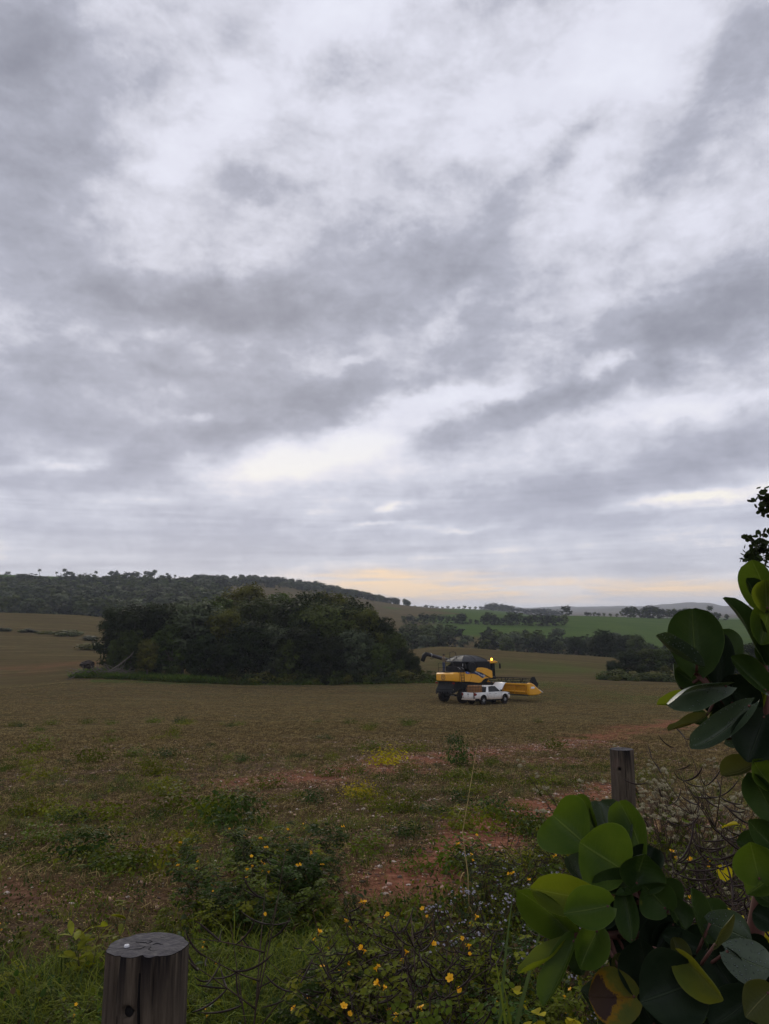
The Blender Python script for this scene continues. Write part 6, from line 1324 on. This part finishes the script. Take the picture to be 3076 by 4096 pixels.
C_LIT = source_collection('litter_src', [litter_leaves(41, 26, STRAWD, .028), litter_leaves(42, 20, STRAW, .022), stubble_mesh(43, 40, STRAWD, STRAWD), stubble_mesh(44, 34, STRAW, STRAWD)])
scatter('plant_litter', C_LIT, np.stack([x, y, z], 1), np.stack([rng.normal(size=n)*.1, rng.normal(size=n)*.1, rng.uniform(0, 6.28, n)], 1), np.stack([s, s, s * .35], 1), rng.choice(4, n, p=[.3, .1, .4, .2]), 'dead leaves and broken stalks littering the soil near the verge')
def weedy(x, y): return np.clip((fbm(x * .35, y * .9, 93) - .47) * 6, 0, 1) * np.clip((26 - y) / 12, 0, 1)
x, y, z, rng = field_points(36000, 2.2, 26, 3, lambda x, y: np.maximum(verge(x, y) * .95, weedy(x, y) * .36) * (1 - red_mask(x, y) * .97), 1.0)
n = len(x); s = rng.uniform(.5, 1.15, n) * np.where(verge(x, y) > .3, 1.15, .8)
scatter('weed_cover', C_LEAF, np.stack([x, y, z], 1), np.stack([rng.normal(size=n)*.3, rng.normal(size=n)*.3, rng.uniform(0, 6.28, n)], 1), np.stack([s, s, s * rng.uniform(.8, 1.8, n)], 1), rng.choice(5, n, p=[.32, .24, .16, .10, .18]), 'mixed low green weeds covering the verge and patches of field')
x, y, z, rng = field_points(26000, 1.6, 22, 4, lambda x, y: np.maximum(verge(x, y) * (.25 + .75 * np.clip((fbm(x * .9, y * .9, 94) - .40) * 4, 0, 1)), weedy(x + 7, y) * .3) * (1 - red_mask(x, y) * .97), 1.1)
n = len(x); s = rng.uniform(.5, 1.3, n)
scatter('grass', C_GRASS, np.stack([x, y, z], 1), np.stack([rng.normal(size=n)*.15, rng.normal(size=n)*.15, rng.uniform(0, 6.28, n)], 1), np.stack([s, s, s], 1), rng.choice(4, n, p=[.35, .22, .18, .25]), 'fine green grass growing among the weeds of the verge')
# dense wispy grass round the thick post
rng = np.random.default_rng(66); n = 3000; x = np.concatenate([rng.normal(-.75, .32, 1700), rng.uniform(-2.6, -1.2, 900), rng.uniform(-.6, .6, 400)]); y = np.concatenate([rng.normal(4.4, .45, 1700), rng.uniform(3.6, 4.9, 900), rng.uniform(3.6, 4.6, 400)]); z = gz(x, y); s = rng.uniform(.8, 1.5, n)
scatter('wispy_grass', C_GRASS, np.stack([x, y, z], 1), np.stack([rng.normal(size=n)*.2, rng.normal(size=n)*.2, rng.uniform(0, 6.28, n)], 1), np.stack([s, s, s], 1), rng.choice([0, 0, 3, 3, 1], n), 'soft wispy grass around the foot of the thick post')
x, y, z, rng = field_points(60000, 3, 30, 5, lambda x, y: np.clip((.12 + .85 * np.exp(-((x - .8) / 3.2) ** 2 - ((y - 11) / 4.5) ** 2)) + red_mask(x, y) * .75 + np.clip((fbm(x * .4, y, 95) - .5) * 3, 0, 1) * .4, 0, 1) * (1 - verge(x, y) * .75), .7)
n = len(x); s = .010 + .030 * rng.uniform(0, 1, n) ** 2.5
scatter('pebbles', C_STONE, np.stack([x, y, z + .002], 1), np.stack([0*x, 0*x, rng.uniform(0, 6.28, n)], 1), np.stack([s * 1.3, s, s], 1), np.where(red_mask(x, y) > .3, rng.choice(4, n, p=[.35, .15, .4, .1]), rng.choice(4, n, p=[.30, .18, .22, .3])), 'small pinkish stones and clods strewn over the soil')
SM = [stone_mesh(20+i, STN[i % 2], .6) for i in range(4)]
for i, (px, py, s) in enumerate([(560,3535,.045),(1455,3240,.05),(1770,3240,.045),(1690,3160,.04),(440,3312,.035),(100,3275,.04),(1585,3330,.04),(1500,3205,.04),(630,3140,.03),(27,3575,.035),(440,3600,.035),(1190,3240,.04),(1340,3220,.05),(1520,3470,.04),(1555,3540,.035),(1840,3240,.05),(210,3280,.035),(1300,3280,.035),(1620,3130,.035),(940,2865,.07),(520,3560,.03),(1240,3150,.04)]):
    x, y = at(px, py); o = link('stone', SM[i % 4]); o.location = (x, y, gz1(x, y) + s * .15); o.scale = (s, s, s); o.rotation_euler = (0, 0, i * 1.1); tag(o, 'pale loose stone lying on the bare soil', 'stone', 'loose stones on the field')
bpy.data.objects['stone']['label'] = 'white stone on the soil up and right of the thick post'
# lush strip at the foot of the grove
LUSH = leaf_mat('lush_blade', (.085, .140, .018), trans=.3, rnd=.3, vscale=.5); C_LUSH = source_collection('lush_src', [tuft_mesh(11, 22, .22, .006, .08, LUSH), tuft_mesh(12, 22, .26, .006, .08, LUSH), tuft_mesh(13, 18, .2, .006, .08, GRS)])
x = np.concatenate([np.random.default_rng(31).uniform(-44.5, -18, 2250), np.random.default_rng(34).uniform(-18, 9, 350)]); y = 100.6 + np.random.default_rng(32).uniform(0, 1, 2600) * np.interp(x, [-44.5, -42, -36, -28, -18, 9], [5, 10, 9, 4.0, 2.0, 2.4]) - np.interp(x, [-44.5, -40, -30], [-2.5, 0, 0]); z = gz(x, y); rng = np.random.default_rng(33); s = rng.uniform(2.5, 5.0, 2600) * np.where(x < -22, 1.0, .7)
scatter('lush_grass', C_LUSH, np.stack([x, y, z], 1), np.stack([0*x, 0*x, rng.uniform(0, 6.28, 2600)], 1), np.stack([s*1.6, s*1.6, s * .95], 1), rng.integers(0, 3, 2600), 'bright green grass fringe along the foot of the dark grove')
# ------------------------------------------------------------------ air
HZ = MB(); HZ.box(-4800, 4800, -4800, 4800, -62, 95)
hz_m = bpy.data.materials.new('air'); hz_m.use_nodes = True; nt = hz_m.node_tree
for n in list(nt.nodes): nt.nodes.remove(n)
vo = nt.nodes.new('ShaderNodeVolumePrincipled'); vo.inputs['Color'].default_value = (.80, .87, 1.0, 1); vo.inputs['Density'].default_value = 1.8e-4; vo.inputs['Anisotropy'].default_value = .2
oo = nt.nodes.new('ShaderNodeOutputMaterial'); nt.links.new(vo.outputs[0], oo.inputs['Volume'])
hz = HZ.build('haze', hz_m); tag(hz, 'thin bluish evening haze over the whole valley', kind='stuff')
